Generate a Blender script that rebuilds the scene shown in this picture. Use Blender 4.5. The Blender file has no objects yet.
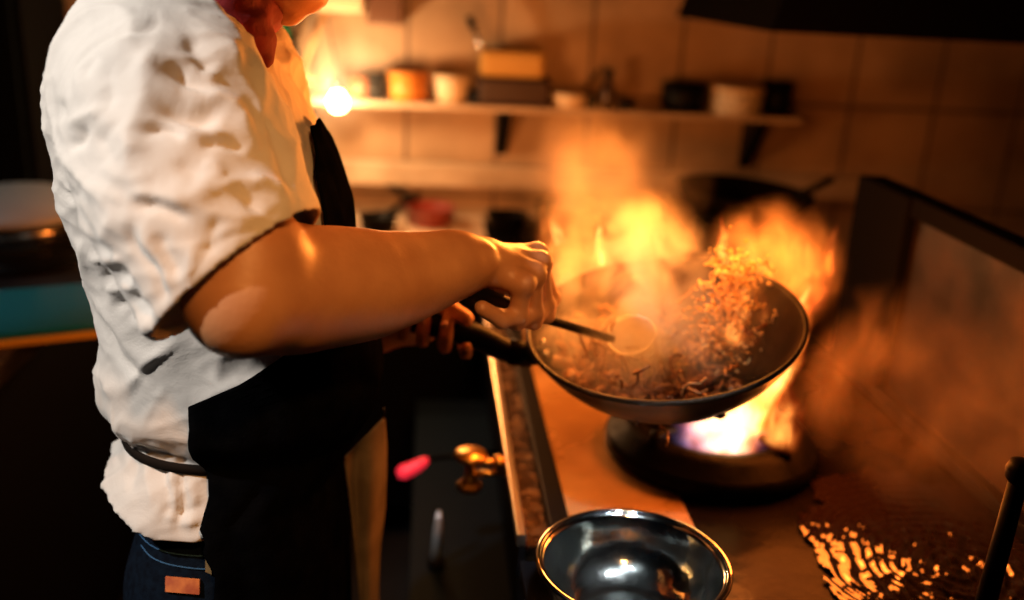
import bpy, bmesh, math, random
import numpy as np
from mathutils import Vector, Matrix, noise as mnoise

SC = bpy.context.scene
COL = SC.collection
R = math.radians
# ------------------------------------------------------------------ camera
FPX, CAM_Z = 950.0, 1.5
AZ, PITCH, ROLL = R(5.4), R(18.5), R(3.0)
_fw = np.array([math.sin(AZ)*math.cos(PITCH), math.cos(AZ)*math.cos(PITCH), -math.sin(PITCH)])
_rt = np.array([math.cos(AZ), -math.sin(AZ), 0.0]); _up = np.cross(_rt, _fw)
RT = _rt*math.cos(ROLL)+_up*math.sin(ROLL); UP = -_rt*math.sin(ROLL)+_up*math.cos(ROLL); FW = _fw
C0 = np.array([0, 0, CAM_Z])
cd = bpy.data.cameras.new('camera'); cam = bpy.data.objects.new('camera', cd); COL.objects.link(cam)
m = Matrix.Identity(4)
for i in range(3):
    m[i][0], m[i][1], m[i][2], m[i][3] = RT[i], UP[i], -FW[i], C0[i]
cam.matrix_world = m
cd.sensor_width = 36.0; cd.lens = FPX/1024*36.0
cd.clip_start = .02
cd.dof.use_dof = True; cd.dof.focus_distance = 0.92; cd.dof.aperture_fstop = 1.9
SC.camera = cam
# ------------------------------------------------------------------ world, exposure
w = bpy.data.worlds.new('world'); SC.world = w; w.use_nodes = True
w.node_tree.nodes['Background'].inputs[0].default_value = (.10, .16, .32, 1)
w.node_tree.nodes['Background'].inputs[1].default_value = .006
SC.view_settings.view_transform = 'Standard'; SC.view_settings.look = 'None'
SC.view_settings.gamma = 1; SC.view_settings.exposure = 0; SC.view_settings.use_curve_mapping = False
cy = SC.cycles
cy.use_denoising = True
cy.max_bounces = 6; cy.diffuse_bounces = 3; cy.glossy_bounces = 4; cy.transmission_bounces = 6
cy.volume_bounces = 1; cy.transparent_max_bounces = 16
cy.sample_clamp_indirect = 3.0; cy.sample_clamp_direct = 0
cy.volume_step_rate = 1.0; cy.volume_max_steps = 160
cy.caustics_reflective = False; cy.caustics_refractive = False
# ------------------------------------------------------------------ lights
def light(name, kind, loc, power, col, size=.1, target=None, **kw):
    l = bpy.data.lights.new(name, kind); l.energy = power; l.color = col
    if kind == 'AREA': l.size = size
    elif kind in ('POINT', 'SPOT'): l.shadow_soft_size = size
    for k, v in kw.items(): setattr(l, k, v)
    o = bpy.data.objects.new(name, l); COL.objects.link(o); o.location = loc
    if target is not None:
        o.rotation_euler = (Vector(target)-Vector(loc)).to_track_quat('-Z', 'Y').to_euler()
    return o
FIRE = (1.0, .19, .02)
light('ceiling_spot', 'SPOT', (-1.22, .30, 2.3), 102, (1, .92, .83), .03, (-.40, .95, 1.27), spot_size=R(34), spot_blend=.6)
light('warm_fill_spot', 'SPOT', (.25, -.35, 2.3), 62, (1, .42, .11), .07, (-.02, .86, 1.16), spot_size=R(23), spot_blend=.7)  # unseen warm fill added for the forearm and the jacket's shaded side
light('left_cool_fill', 'SPOT', (-1.5, 1.3, 2.4), 18, (.85, .95, 1), .05, (-1.05, 1.8, .95), spot_size=R(38), spot_blend=.5)  # added cool fill to lift the cooker lid and blue board
light('bowl_highlight_fill', 'AREA', (.15, -.05, 2.6), .35, (.85, .95, 1), .10, (.225, .86, .87), spread=R(14))  # added overhead pair, only there to put pale highlights in the steel bowl
light('bowl_highlight_fill', 'AREA', (.65, .35, 2.6), .25, (.9, .95, 1), .08, (.225, .86, .87), spread=R(14))
light('fire_light_wok', 'POINT', (.47, 1.26, 1.13), 4, FIRE, .05)
light('fire_light_pan', 'POINT', (.20, 1.28, 1.28), 12, (1, .26, .035), .06)
light('fire_light_food', 'POINT', (.37, 1.17, 1.24), 2.5, (1, .30, .04), .05)
light('fire_light_burner', 'POINT', (.54, 1.14, 1.02), 5, FIRE, .08)
light('fire_light_back', 'POINT', (-.02, 2.12, 1.12), 9, (1, .36, .10), .08)
light('bulb_light', 'POINT', (-.255, 2.50, 1.22), 9, (1, .60, .28), .02)

# ------------------------------------------------------------------ pixel helpers (used to measure where things stand)
def ray(x, y): return RT*((x-512)/FPX)-UP*((y-300)/FPX)+FW
def P(x, y, D): return C0+ray(x, y)*D
def Pz(x, y, z): d = ray(x, y); return C0+d*((z-CAM_Z)/d[2])
def Py(x, y, Y): d = ray(x, y); return C0+d*(Y/d[1])
def Px(x, y, X): d = ray(x, y); return C0+d*(X/d[0])
def proj_arr(V):
    q = V-C0; D = q@FW
    return 512+FPX*(q@RT)/D, 300-FPX*(q@UP)/D
def proj(V):
    q = V-C0; D = q@FW
    return 512+FPX*(q@RT)/D, 300-FPX*(q@UP)/D

# ------------------------------------------------------------------ object helpers
def link(o, parent=None):
    COL.objects.link(o)
    if parent is not None: o.parent = parent
    return o
def tag(o, label=None, cat=None, group=None, kind=None):
    for k, v in (('label', label), ('category', cat), ('group', group), ('kind', kind)):
        if v: o[k] = v
    return o
def empty(name, loc, label=None, cat=None, group=None, rz=0):
    o = bpy.data.objects.new(name, None); COL.objects.link(o); o.location = Vector([float(c) for c in loc])
    o.rotation_euler = (0, 0, rz); o.empty_display_size = .05
    return tag(o, label, cat, group)
def mk(name, verts, faces, mat, parent=None, smooth=True, loc=None):
    me = bpy.data.meshes.new(name); me.from_pydata([tuple(map(float, v)) for v in verts], [], [tuple(int(i) for i in f) for f in faces])
    me.materials.append(mat)
    if smooth: me.polygons.foreach_set('use_smooth', [True]*len(me.polygons))
    me.update()
    o = bpy.data.objects.new(name, me); link(o, parent)
    if loc is not None: o.location = Vector([float(c) for c in loc])
    if parent is not None: # children are given in world coordinates
        bpy.context.view_layer.update()
        o.matrix_parent_inverse = parent.matrix_world.inverted()
    return o
def from_bm(name, bm, mat, parent=None, smooth=False, world=False):
    me = bpy.data.meshes.new(name); bm.normal_update(); bm.to_mesh(me); bm.free(); me.materials.append(mat)
    if smooth: me.polygons.foreach_set('use_smooth', [True]*len(me.polygons))
    o = bpy.data.objects.new(name, me); link(o, parent)
    if world and parent is not None:
        bpy.context.view_layer.update(); o.matrix_parent_inverse = parent.matrix_world.inverted()
    return o
def box(bm, x0, x1, y0, y1, z0, z1, bev=0):
    r = bmesh.ops.create_cube(bm, size=1)
    for v in r['verts']:
        v.co = Vector((x0+(v.co.x+.5)*(x1-x0), y0+(v.co.y+.5)*(y1-y0), z0+(v.co.z+.5)*(z1-z0)))
    if bev:
        es = list({e for v in r['verts'] for e in v.link_edges})
        bmesh.ops.bevel(bm, geom=es, offset=bev, segments=2, profile=.6, affect='EDGES')
def boxo(name, b, mat, parent=None, bev=.003):
    bm = bmesh.new(); box(bm, *b, bev=bev); return from_bm(name, bm, mat, parent, world=True)
def lathe(prof, n=48, c=(0, 0, 0), axis=None, closed=False):
    """prof: list of (radius, height); returns verts, faces; axis: unit vector (default z)."""
    vs, fs = [], []
    if axis is None: M = np.eye(3)
    else:
        a = np.array(axis, float); a /= np.linalg.norm(a)
        u = np.cross(a, [0, 1, 0.01]); u /= np.linalg.norm(u); v = np.cross(a, u); M = np.stack([u, v, a], 1)
    for r, h in prof:
        for k in range(n):
            t = 2*math.pi*k/n
            vs.append(np.array(c)+M@np.array([r*math.cos(t), r*math.sin(t), h]))
    for i in range(len(prof)-1):
        for k in range(n):
            a, b = i*n+k, i*n+(k+1) % n
            fs.append((a, b, b+n, a+n))
    if closed:
        q = (len(prof)-1)*n
        for k in range(n): fs.append((q+k, q+(k+1) % n, (k+1) % n, k))
    else:
        fs.append(tuple(range(n))[::-1]); fs.append(tuple((len(prof)-1)*n+k for k in range(n)))
    return vs, fs
def tube(pts, rad, n=12):
    pts = [np.array(p, float) for p in pts]
    if not hasattr(rad, '__len__'): rad = [rad]*len(pts)
    vs, fs = [], []; up = np.array([0, 0, 1.0])
    for i, p in enumerate(pts):
        t = pts[min(i+1, len(pts)-1)]-pts[max(i-1, 0)]; t /= np.linalg.norm(t)
        if abs(t@up) > .95: up = np.array([1.0, 0, 0])
        a = np.cross(t, up); a /= np.linalg.norm(a); b = np.cross(t, a)
        for k in range(n):
            th = 2*math.pi*k/n; vs.append(p+(a*math.cos(th)+b*math.sin(th))*rad[i])
    for i in range(len(pts)-1):
        for k in range(n):
            fs.append((i*n+k, i*n+(k+1) % n, (i+1)*n+(k+1) % n, (i+1)*n+k))
    fs.append(tuple(range(n))[::-1]); fs.append(tuple((len(pts)-1)*n+k for k in range(n)))
    return vs, fs
def join(*vf):
    V, Fc = [], []
    for vs, fs in vf:
        o = len(V); V += list(vs); Fc += [tuple(i+o for i in f) for f in fs]
    return V, Fc
def spline(pts, n):
    pts = np.array(pts, float); k = len(pts); out = []
    for s in np.linspace(0, k-1, n):
        i = min(int(s), k-2); t = s-i
        p0, p1, p2, p3 = pts[max(i-1, 0)], pts[i], pts[i+1], pts[min(i+2, k-1)]
        out.append(.5*((2*p1)+(-p0+p2)*t+(2*p0-5*p1+4*p2-p3)*t*t+(-p0+3*p1-3*p2+p3)*t**3))
    return np.array(out)

# ------------------------------------------------------------------ implicit surfaces
def sd_cap(G, a, b, ra, rb):
    a, b = np.array(a, float), np.array(b, float); ab = b-a; L = max(ab@ab, 1e-12)
    X, Y, Z = G
    t = ((X-a[0])*ab[0]+(Y-a[1])*ab[1]+(Z-a[2])*ab[2])/L
    t = np.clip(t, 0, 1)
    d = np.sqrt((X-a[0]-t*ab[0])**2+(Y-a[1]-t*ab[1])**2+(Z-a[2]-t*ab[2])**2)
    return d-(ra+(rb-ra)*t)
def sd_ell(G, c, r, M=None):
    X, Y, Z = G[0]-c[0], G[1]-c[1], G[2]-c[2]
    if M is not None:  # columns of M = local axes
        X, Y, Z = (X*M[0][0]+Y*M[1][0]+Z*M[2][0], X*M[0][1]+Y*M[1][1]+Z*M[2][1], X*M[0][2]+Y*M[1][2]+Z*M[2][2])
    k0 = np.sqrt((X/r[0])**2+(Y/r[1])**2+(Z/r[2])**2); k1 = np.sqrt((X/r[0]**2)**2+(Y/r[1]**2)**2+(Z/r[2]**2)**2)
    return k0*(k0-1)/np.maximum(k1, 1e-9)
def smin(a, b, k):
    h = np.maximum(k-np.abs(a-b), 0)/k
    return np.minimum(a, b)-h*h*k*.25
def smax(a, b, k): return -smin(-a, -b, k)
class Field:
    def __init__(s, xs, ys, zs):
        s.xs, s.ys, s.zs = xs, ys, zs
        s.F = np.full((len(xs), len(ys), len(zs)), .08)
    def sub(s, lo, hi):
        sl = []
        for ax, l, h in zip((s.xs, s.ys, s.zs), lo, hi):
            i0 = max(int(np.searchsorted(ax, l))-1, 0); i1 = min(int(np.searchsorted(ax, h))+1, len(ax)); sl.append(slice(i0, i1))
        sl = tuple(sl)
        return sl, (s.xs[sl[0]][:, None, None], s.ys[sl[1]][None, :, None], s.zs[sl[2]][None, None, :])
    def cap(s, a, b, ra, rb, k=.01, cut=False):
        a, b = np.array(a, float), np.array(b, float); mr = max(ra, rb)+k+.03
        sl, G = s.sub(np.minimum(a, b)-mr, np.maximum(a, b)+mr)
        d = sd_cap(G, a, b, ra, rb)
        s.F[sl] = smax(s.F[sl], -d, k) if cut else smin(s.F[sl], d, k)
    def chain(s, pts, rs, k=.01):
        for i in range(len(pts)-1): s.cap(pts[i], pts[i+1], rs[i], rs[i+1], k)
    def ell(s, c, r, M=None, k=.01, cut=False):
        c = np.array(c, float); mr = max(r)+k+.03
        sl, G = s.sub(c-mr, c+mr)
        d = sd_ell(G, c, r, M)
        s.F[sl] = smax(s.F[sl], -d, k) if cut else smin(s.F[sl], d, k)
    def grid(s): return (s.xs[:, None, None], s.ys[None, :, None], s.zs[None, None, :])
    def mesh(s):
        F = s.F; ins = F < 0
        nx, ny, nz = F.shape
        acc = np.zeros((nx-1, ny-1, nz-1, 3)); cnt = np.zeros((nx-1, ny-1, nz-1))
        ax = (s.xs, s.ys, s.zs); crossings = []
        for d in range(3):
            sl0 = [slice(None)]*3; sl1 = [slice(None)]*3
            sl0[d] = slice(0, -1); sl1[d] = slice(1, None)
            A, B = F[tuple(sl0)], F[tuple(sl1)]
            idx = np.argwhere((A < 0) != (B < 0)); a = A[tuple(idx.T)]; b = B[tuple(idx.T)]; t = a/(a-b)
            pos = np.stack([ax[q][idx[:, q]] for q in range(3)], 1).astype(float)
            pos[:, d] += t*(ax[d][idx[:, d]+1]-ax[d][idx[:, d]])
            o = [q for q in range(3) if q != d]
            for du in (0, 1):
                for dv in (0, 1):
                    c = idx.copy(); c[:, o[0]] -= du; c[:, o[1]] -= dv
                    ok = np.all(c >= 0, 1) & (c[:, 0] < nx-1) & (c[:, 1] < ny-1) & (c[:, 2] < nz-1)
                    np.add.at(acc, tuple(c[ok].T), pos[ok]); np.add.at(cnt, tuple(c[ok].T), 1)
            crossings.append((idx, a < 0, o))
        cells = np.argwhere(cnt > 0); vid = np.full(cnt.shape, -1, int); vid[tuple(cells.T)] = np.arange(len(cells))
        V = acc[tuple(cells.T)]/cnt[tuple(cells.T)][:, None]
        faces = []
        for d, (idx, neg, o) in enumerate(crossings):
            c = [idx.copy() for _ in range(4)]
            c[1][:, o[0]] -= 1; c[2][:, o[0]] -= 1; c[2][:, o[1]] -= 1; c[3][:, o[1]] -= 1
            ok = np.ones(len(idx), bool)
            for q in c: ok &= np.all(q >= 0, 1) & (q[:, 0] < nx-1) & (q[:, 1] < ny-1) & (q[:, 2] < nz-1)
            ids = np.stack([vid[tuple(np.where(ok[:, None], q, 0).T)] for q in c], 1)
            ok &= np.all(ids >= 0, 1)
            flip = neg if d != 1 else ~neg
            f = ids[ok]; fl = flip[ok]
            f = np.where(fl[:, None], f[:, ::-1], f)
            faces.append(f)
        Fc = np.concatenate(faces)
        # orientation check: outward normals
        return V, Fc[:, ::-1]
def ax_range(*segs):
    """segs: (start, end, step), ... contiguous"""
    out = []
    for a, b, h in segs:
        n = max(1, int(round((b-a)/h))); out += list(np.linspace(a, b, n, endpoint=False))
    out.append(segs[-1][1]); return np.array(out)
def laplacian(V, Fc, it=2, lam=.5):
    E = np.concatenate([Fc[:, [0, 1]], Fc[:, [1, 2]], Fc[:, [2, 3]], Fc[:, [3, 0]]]); E = np.concatenate([E, E[:, ::-1]])
    deg = np.bincount(E[:, 0], minlength=len(V))[:, None].astype(float)
    for _ in range(it):
        S = np.stack([np.bincount(E[:, 0], V[E[:, 1], q], len(V)) for q in range(3)], 1)
        V = V+lam*(S/np.maximum(deg, 1)-V)
    return V
def normals(V, Fc):
    n = np.cross(V[Fc[:, 2]]-V[Fc[:, 0]], V[Fc[:, 3]]-V[Fc[:, 1]])
    N = np.zeros_like(V)
    for q in range(4): 
        for a in range(3): N[:, a] += np.bincount(Fc[:, q], n[:, a], len(V))
    return N/np.maximum(np.linalg.norm(N, axis=1), 1e-12)[:, None]
def outward(V, Fc):
    c = V.mean(0); n = np.cross(V[Fc[:, 2]]-V[Fc[:, 0]], V[Fc[:, 3]]-V[Fc[:, 1]])
    vol = ((V[Fc[:, 0]]-c)*n).sum()
    return Fc if vol > 0 else Fc[:, ::-1]
def seg_dist(x, y, pts):
    pts = np.array(pts, float); best = np.full(x.shape, 1e9); T = np.zeros(x.shape); L = 0
    lens = [np.hypot(*(pts[i+1]-pts[i])) for i in range(len(pts)-1)]; tot = sum(lens)
    for i in range(len(pts)-1):
        a, b = pts[i], pts[i+1]; ab = b-a
        t = np.clip(((x-a[0])*ab[0]+(y-a[1])*ab[1])/(ab@ab), 0, 1)
        d = np.hypot(x-a[0]-t*ab[0], y-a[1]-t*ab[1]); m_ = d < best
        best = np.where(m_, d, best); T = np.where(m_, (L+t*lens[i])/tot, T); L += lens[i]
    return best, T

# ------------------------------------------------------------------ materials
def mat(name, col=(.5, .5, .5), rough=.5, metal=0, emit=None, es=1, **kw):
    m = bpy.data.materials.new(name); m.use_nodes = True; b = m.node_tree.nodes['Principled BSDF']
    b.inputs['Base Color'].default_value = (*col, 1); b.inputs['Roughness'].default_value = rough; b.inputs['Metallic'].default_value = metal
    if emit: b.inputs['Emission Color'].default_value = (*emit, 1); b.inputs['Emission Strength'].default_value = es
    for k, v in kw.items(): b.inputs[k.replace('_', ' ')].default_value = v
    m.cycles.emission_sampling = 'AUTO'
    return m
def nt(m): return m.node_tree.nodes, m.node_tree.links
def add_var(m, c1, c2, scale=8, detail=4, bump=0, bscale=None, bdist=.002, rough=None, coord='Object', stretch=(1, 1, 1)):
    """colour variation and bump from noise"""
    N, L = nt(m); b = N['Principled BSDF']
    tc = N.new('ShaderNodeTexCoord'); mp = N.new('ShaderNodeMapping'); mp.inputs['Scale'].default_value = stretch
    L.new(tc.outputs[coord], mp.inputs[0])
    n = N.new('ShaderNodeTexNoise'); n.inputs['Scale'].default_value = scale; n.inputs['Detail'].default_value = detail
    L.new(mp.outputs[0], n.inputs['Vector'])
    r = N.new('ShaderNodeValToRGB'); r.color_ramp.elements[0].position = .35; r.color_ramp.elements[1].position = .65
    r.color_ramp.elements[0].color = (*c1, 1); r.color_ramp.elements[1].color = (*c2, 1)
    L.new(n.outputs[0], r.inputs[0]); L.new(r.outputs[0], b.inputs['Base Color'])
    if rough:
        mr = N.new('ShaderNodeMapRange'); mr.inputs['To Min'].default_value = rough[0]; mr.inputs['To Max'].default_value = rough[1]
        mr.inputs['From Min'].default_value = .3; mr.inputs['From Max'].default_value = .7
        L.new(n.outputs[0], mr.inputs[0]); L.new(mr.outputs[0], b.inputs['Roughness'])
    if bump:
        n2 = N.new('ShaderNodeTexNoise'); n2.inputs['Scale'].default_value = bscale or scale*4; n2.inputs['Detail'].default_value = 4
        L.new(mp.outputs[0], n2.inputs['Vector'])
        bp = N.new('ShaderNodeBump'); bp.inputs['Strength'].default_value = bump; bp.inputs['Distance'].default_value = bdist
        L.new(n2.outputs[0], bp.inputs['Height']); L.new(bp.outputs[0], b.inputs['Normal'])
    return m
def tile_mat(name, c1, c2, grout, w=.3, h=.3, off=(0, 0, 0), rough=.45):
    m = mat(name, c1, rough); N, L = nt(m); b = N['Principled BSDF']
    tc = N.new('ShaderNodeTexCoord'); mp = N.new('ShaderNodeMapping'); mp.inputs['Location'].default_value = off
    mp.inputs['Rotation'].default_value = (R(-90), 0, 0)
    L.new(tc.outputs['Object'], mp.inputs[0])
    br = N.new('ShaderNodeTexBrick'); br.offset = 0; br.inputs['Scale'].default_value = 1
    br.inputs['Brick Width'].default_value = w; br.inputs['Row Height'].default_value = h; br.inputs['Mortar Size'].default_value = .006
    br.inputs['Color1'].default_value = (*c1, 1); br.inputs['Color2'].default_value = (*c2, 1); br.inputs['Mortar'].default_value = (*grout, 1)
    L.new(mp.outputs[0], br.inputs['Vector'])
    n = N.new('ShaderNodeTexNoise'); n.inputs['Scale'].default_value = 5; n.inputs['Detail'].default_value = 6; L.new(tc.outputs['Object'], n.inputs['Vector'])
    mx = N.new('ShaderNodeMix'); mx.data_type = 'RGBA'; mx.blend_type = 'MULTIPLY'
    rr = N.new('ShaderNodeValToRGB'); rr.color_ramp.elements[0].color = (.45, .4, .36, 1); rr.color_ramp.elements[0].position = .3
    rr.color_ramp.elements[1].color = (1.05, 1, 1, 1); rr.color_ramp.elements[1].position = .7
    L.new(n.outputs[0], rr.inputs[0]); mx.inputs[0].default_value = .8
    L.new(br.outputs['Color'], mx.inputs[6]); L.new(rr.outputs[0], mx.inputs[7]); L.new(mx.outputs[2], b.inputs['Base Color'])
    bp = N.new('ShaderNodeBump'); bp.inputs['Distance'].default_value = .004; bp.inputs['Strength'].default_value = .6; bp.invert = True
    L.new(br.outputs['Fac'], bp.inputs['Height']); L.new(bp.outputs[0], b.inputs['Normal'])
    return m
M_tile = tile_mat('warm_wall_tile', (.50, .36, .22), (.44, .31, .19), (.17, .12, .08), w=.26, h=.30, off=(.07, 0, .06))
M_floor = tile_mat('dark_floor_tile', (.05, .04, .035), (.06, .05, .04), (.02, .02, .02)); 
M_dark = mat('dark_paint', (.003, .003, .004), .8, Specular_IOR_Level=.03)
M_ledge = add_var(mat('pale_ledge', (.55, .45, .33), .4), (.40, .30, .2), (.62, .5, .36), 6)
M_steel = add_var(mat('brushed_steel', (.55, .52, .48), .25, 1), (.45, .42, .38), (.65, .62, .58), 30, rough=(.15, .35), stretch=(1, .1, 1))
M_gutter = add_var(mat('greasy_gutter_steel', (.5, .35, .2), .3, 1), (.08, .04, .02), (.3, .19, .10), 40, bump=.8, bscale=130, bdist=.003, rough=(.12, .4))
M_bowl = add_var(mat('polished_steel', (.62, .66, .64), .12, 1), (.55, .6, .58), (.68, .72, .70), 12, bump=.35, bscale=26, bdist=.004, rough=(.08, .18))
M_iron = add_var(mat('black_iron', (.01, .009, .008), .5, 0, Specular_IOR_Level=.04), (.002, .0018, .0015), (.005, .004, .003), 25, bump=.3, bscale=120, rough=(.3, .6))
M_wok_in = add_var(mat('seasoned_wok', (.03, .02, .015), .3, 0, Specular_IOR_Level=.12), (.006, .004, .003), (.03, .015, .007), 14, bump=.2, bscale=60, rough=(.25, .5))
M_black = mat('black_plastic', (.003, .003, .0035), .5, Specular_IOR_Level=.12)
M_apron = add_var(mat('black_apron_cloth', (.004, .004, .005), .95, Specular_IOR_Level=0), (.0015, .0015, .002), (.003, .003, .0035), 40, bump=.3, bscale=300)
M_brass = mat('brass', (.85, .5, .15), .3, 1)
M_guard = add_var(mat('stained_guard_steel', (.12, .07, .04), .45, .4), (.008, .006, .005), (.04, .022, .014), 7, detail=8, bump=.3, bscale=50, rough=(.3, .6))
def cloth_mat():
    m = mat('white_chef_cloth', (.78, .74, .70), .85); N, L = nt(m); b = N['Principled BSDF']
    tc = N.new('ShaderNodeTexCoord'); n = N.new('ShaderNodeTexNoise'); n.inputs['Scale'].default_value = 16; n.inputs['Detail'].default_value = 5
    n.inputs['Distortion'].default_value = .8
    L.new(tc.outputs['Object'], n.inputs['Vector'])
    wv = N.new('ShaderNodeTexNoise'); wv.inputs['Scale'].default_value = 600; L.new(tc.outputs['Object'], wv.inputs['Vector'])
    b1 = N.new('ShaderNodeBump'); b1.inputs['Distance'].default_value = .006; b1.inputs['Strength'].default_value = .55; L.new(n.outputs[0], b1.inputs['Height'])
    b2 = N.new('ShaderNodeBump'); b2.inputs['Distance'].default_value = .0006; b2.inputs['Strength'].default_value = .35; L.new(wv.outputs[0], b2.inputs['Height'])
    L.new(b1.outputs[0], b2.inputs['Normal']); L.new(b2.outputs[0], b.inputs['Normal'])
    b.inputs['Sheen Weight'].default_value = .2
    return m
M_cloth = cloth_mat()
def skin_mat():
    m = mat('skin', (.62, .36, .22), .45); add_var(m, (.56, .25, .11), (.66, .32, .15), 18, bump=.25, bscale=260, bdist=.0012)
    b = m.node_tree.nodes['Principled BSDF']; b.inputs['Subsurface Weight'].default_value = .0
    b.inputs['Specular IOR Level'].default_value = .5
    return m
M_skin = skin_mat()
M_hair = mat('dark_hair', (.01, .008, .007), .5)
M_red = add_var(mat('dark_red_cloth', (.22, .01, .015), .85), (.16, .006, .01), (.28, .015, .02), 30, bump=.4, bscale=200)
M_piping = mat('red_piping', (.55, .03, .02), .6)
M_denim = add_var(mat('dark_denim', (.012, .03, .06), .9, Specular_IOR_Level=.1), (.0012, .003, .008), (.003, .008, .018), 120, bump=.4, bscale=500)
M_stitch = mat('blue_stitching', (.03, .11, .24), .8)
M_patch = add_var(mat('orange_patch', (.6, .14, .04), .6), (.45, .09, .03), (.7, .2, .05), 60)
M_tan = add_var(mat('tan_cloth', (.36, .22, .11), .9), (.11, .08, .05), (.17, .13, .085), 22, bump=.5, bscale=90)

# ------------------------------------------------------------------ room
def struct(o): o['kind'] = 'structure'; return o
struct(boxo('floor', (-2.6, 3.0, -1.2, 2.8, -.05, 0), M_floor, bev=0))
struct(boxo('wall_back', (-2.6, 3.0, 2.75, 2.85, 0, 2.7), M_tile, bev=0))
struct(boxo('wall_left', (-2.7, -2.6, -1.2, 2.85, 0, 2.7), M_dark, bev=0))
struct(boxo('wall_right', (3.0, 3.1, -1.2, 2.85, 0, 2.7), M_dark, bev=0))
struct(boxo('ceiling', (-2.7, 3.1, -1.2, 2.85, 2.7, 2.75), M_dark, bev=0))
struct(boxo('trim_1', (-.75, 1.3, 2.70, 2.75, .93, .995), M_ledge, bev=.006))

# ------------------------------------------------------------------ stove
stove = empty('wok_stove', (.45, 1.6, 0), 'long black wok stove with a wet greasy top and a bright steel front edge', 'stove')
M_top = mat('wet_black_stove_top', (.03, .022, .018), .2, 0, Specular_IOR_Level=.025)
add_var(M_top, (.0015, .0012, .001), (.006, .004, .003), 5, detail=7, bump=.35, bscale=22, bdist=.004, rough=(.10, .35))
M_firelit = add_var(mat('greasy_firelit_top', (.25, .13, .06), .3, .4), (.50, .30, .12), (.78, .52, .24), 7, detail=6, bump=.25, bscale=18, bdist=.003, rough=(.2, .45))  # orange firelight and its sheen painted into the greasy top's colour
def body_box():
    bm = bmesh.new(); box(bm, .16, .80, .45, 2.70, .10, .835, bev=.004)
    return bm
from_bm('body', body_box(), M_dark, stove, world=True)
boxo('top_plate', (.20, .79, .45, 2.70, .833, .85), M_top, stove, .003)
boxo('firelit_plate', (.188, .348, .93, 2.2, .8485, .8508), M_firelit, stove, .0015)  # thin sheet carrying the painted fire glow on the stove top
boxo('front_lip', (.116, .1275, 1.0, 2.2, .846, .862), mat('bright_lip', (1, .9, .75), .3, 1), stove, .002)
boxo('front_strip', (.118, .1275, 1.0, 2.2, .80, .8455), M_dark, stove, .001)
boxo('gutter', (.128, .160, 1.0, 2.2, .80, .845), M_gutter, stove, .003)
boxo('front_lip_base', (.118, .165, .45, .98, .78, .84), M_dark, stove, .003)
boxo('dark_rail', (.160, .187, .93, 2.2, .80, .857), M_black, stove, .003)
for x in (.2, .74):
    for y in (.52, 2.6): boxo('leg', (x-.02, x+.02, y-.02, y+.02, 0, .10), M_steel, stove, .003)
# splash guard on the wall side
guard = empty('splash_guard', (.79, 1.1, .85), 'stained steel splash guard along the wall side of the stove', 'splash guard')
boxo('panel', (.785, .80, .45, 1.60, .853, 1.19), M_guard, guard, .003)
boxo('top_rail', (.772, .812, .45, 1.615, 1.172, 1.205), M_dark, guard, .005)
boxo('bottom_rail', (.765, .79, .45, 1.60, .852, .875), M_black, guard, .004)
boxo('end_panel', (.765, .815, 1.44, 1.63, .852, 1.204), M_dark, guard, .005)

# cast burner rings
def burner(cx, cy, label, z=.852, scale=1.0):
    o = empty('wok_burner', (cx, cy, z), label, 'burner', 'cast wok burners on the stove')
    s = scale
    prof = [(.148, 0), (.155, .006), (.155, .022), (.150, .030), (.140, .034), (.134, .046), (.118, .052), (.104, .050), (.100, .040), (.100, .012), (.095, 0)]
    mk('ring', *lathe([(r*s, h) for r, h in prof], 64, (cx, cy, z), closed=True), M_iron, o)
    # burner head inside with jets
    mk('burner_head', *lathe([(.05*s, 0), (.055*s, .012), (.045*s, .022), (.02*s, .026), (.005, .027)], 32, (cx, cy, z)), M_iron, o)
    # pan supports
    for k in range(4):
        a = R(35+90*k); d = np.array([math.cos(a), math.sin(a), 0]); c = np.array([cx, cy, z])
        mk('pan_support', *tube([c+d*.130*s+[0, 0, .045], c+d*.125*s+[0, 0, .062], c+d*.085*s+[0, 0, .058]], [.008, .008, .006], 8), M_iron, o)
    return o
bc = Pz(712, 422, .90)
BX, BY = float(bc[0]), float(bc[1])
burner(BX, BY, 'black cast burner ring with fire roaring out of it')
burner(.55, 1.98, 'black burner ring under the dark pan at the back', scale=.85)

# --------- the wok in the chef's hand
def wok_mesh(c, nrm, r, depth, name, parent, mat_in, thick=.003):
    a = np.array(nrm)/np.linalg.norm(nrm)
    prof_o, prof_i = [], []
    Rs = (r*r+depth*depth)/(2*depth)
    amax = math.asin(min(1, r/Rs))
    for i in range(17):
        t = amax*i/16; prof_o.append((max((Rs+thick)*math.sin(t), .0005), Rs-depth-(Rs+thick)*math.cos(t)))
        prof_i.append((max((Rs-thick)*math.sin(t), .0005), Rs-depth-(Rs-thick)*math.cos(t)))
    prof = prof_o+[(r+.005, .001), (r+.005, .005), (r, .006)]+prof_i[::-1]
    return mk(name, *lathe(prof, 96, c, a), mat_in, parent)
Lr, Rr = P(531, 344, 1.19), P(796, 305, 1.20)
WC = (Lr+Rr)/2; WR = float(np.linalg.norm(Rr-Lr)/2)
best = None
for D in np.linspace(.9, 1.2, 301):
    n_ = P(652, 404, D); e = abs(np.linalg.norm(n_-WC)-WR)
    if best is None or e < best[0]: best = (e, n_)
Nr = best[1]
u_ = (Rr-Lr)/np.linalg.norm(Rr-Lr); v_ = Nr-WC; v_ -= u_*(v_@u_); v_ /= np.linalg.norm(v_)
WN = np.cross(v_, u_); WN = WN if WN[2] > 0 else -WN
print('WOK', WC, WR, WN)
wok = empty('wok', WC, 'big black wok tilted over the burner with food tossing in it', 'wok')
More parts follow.
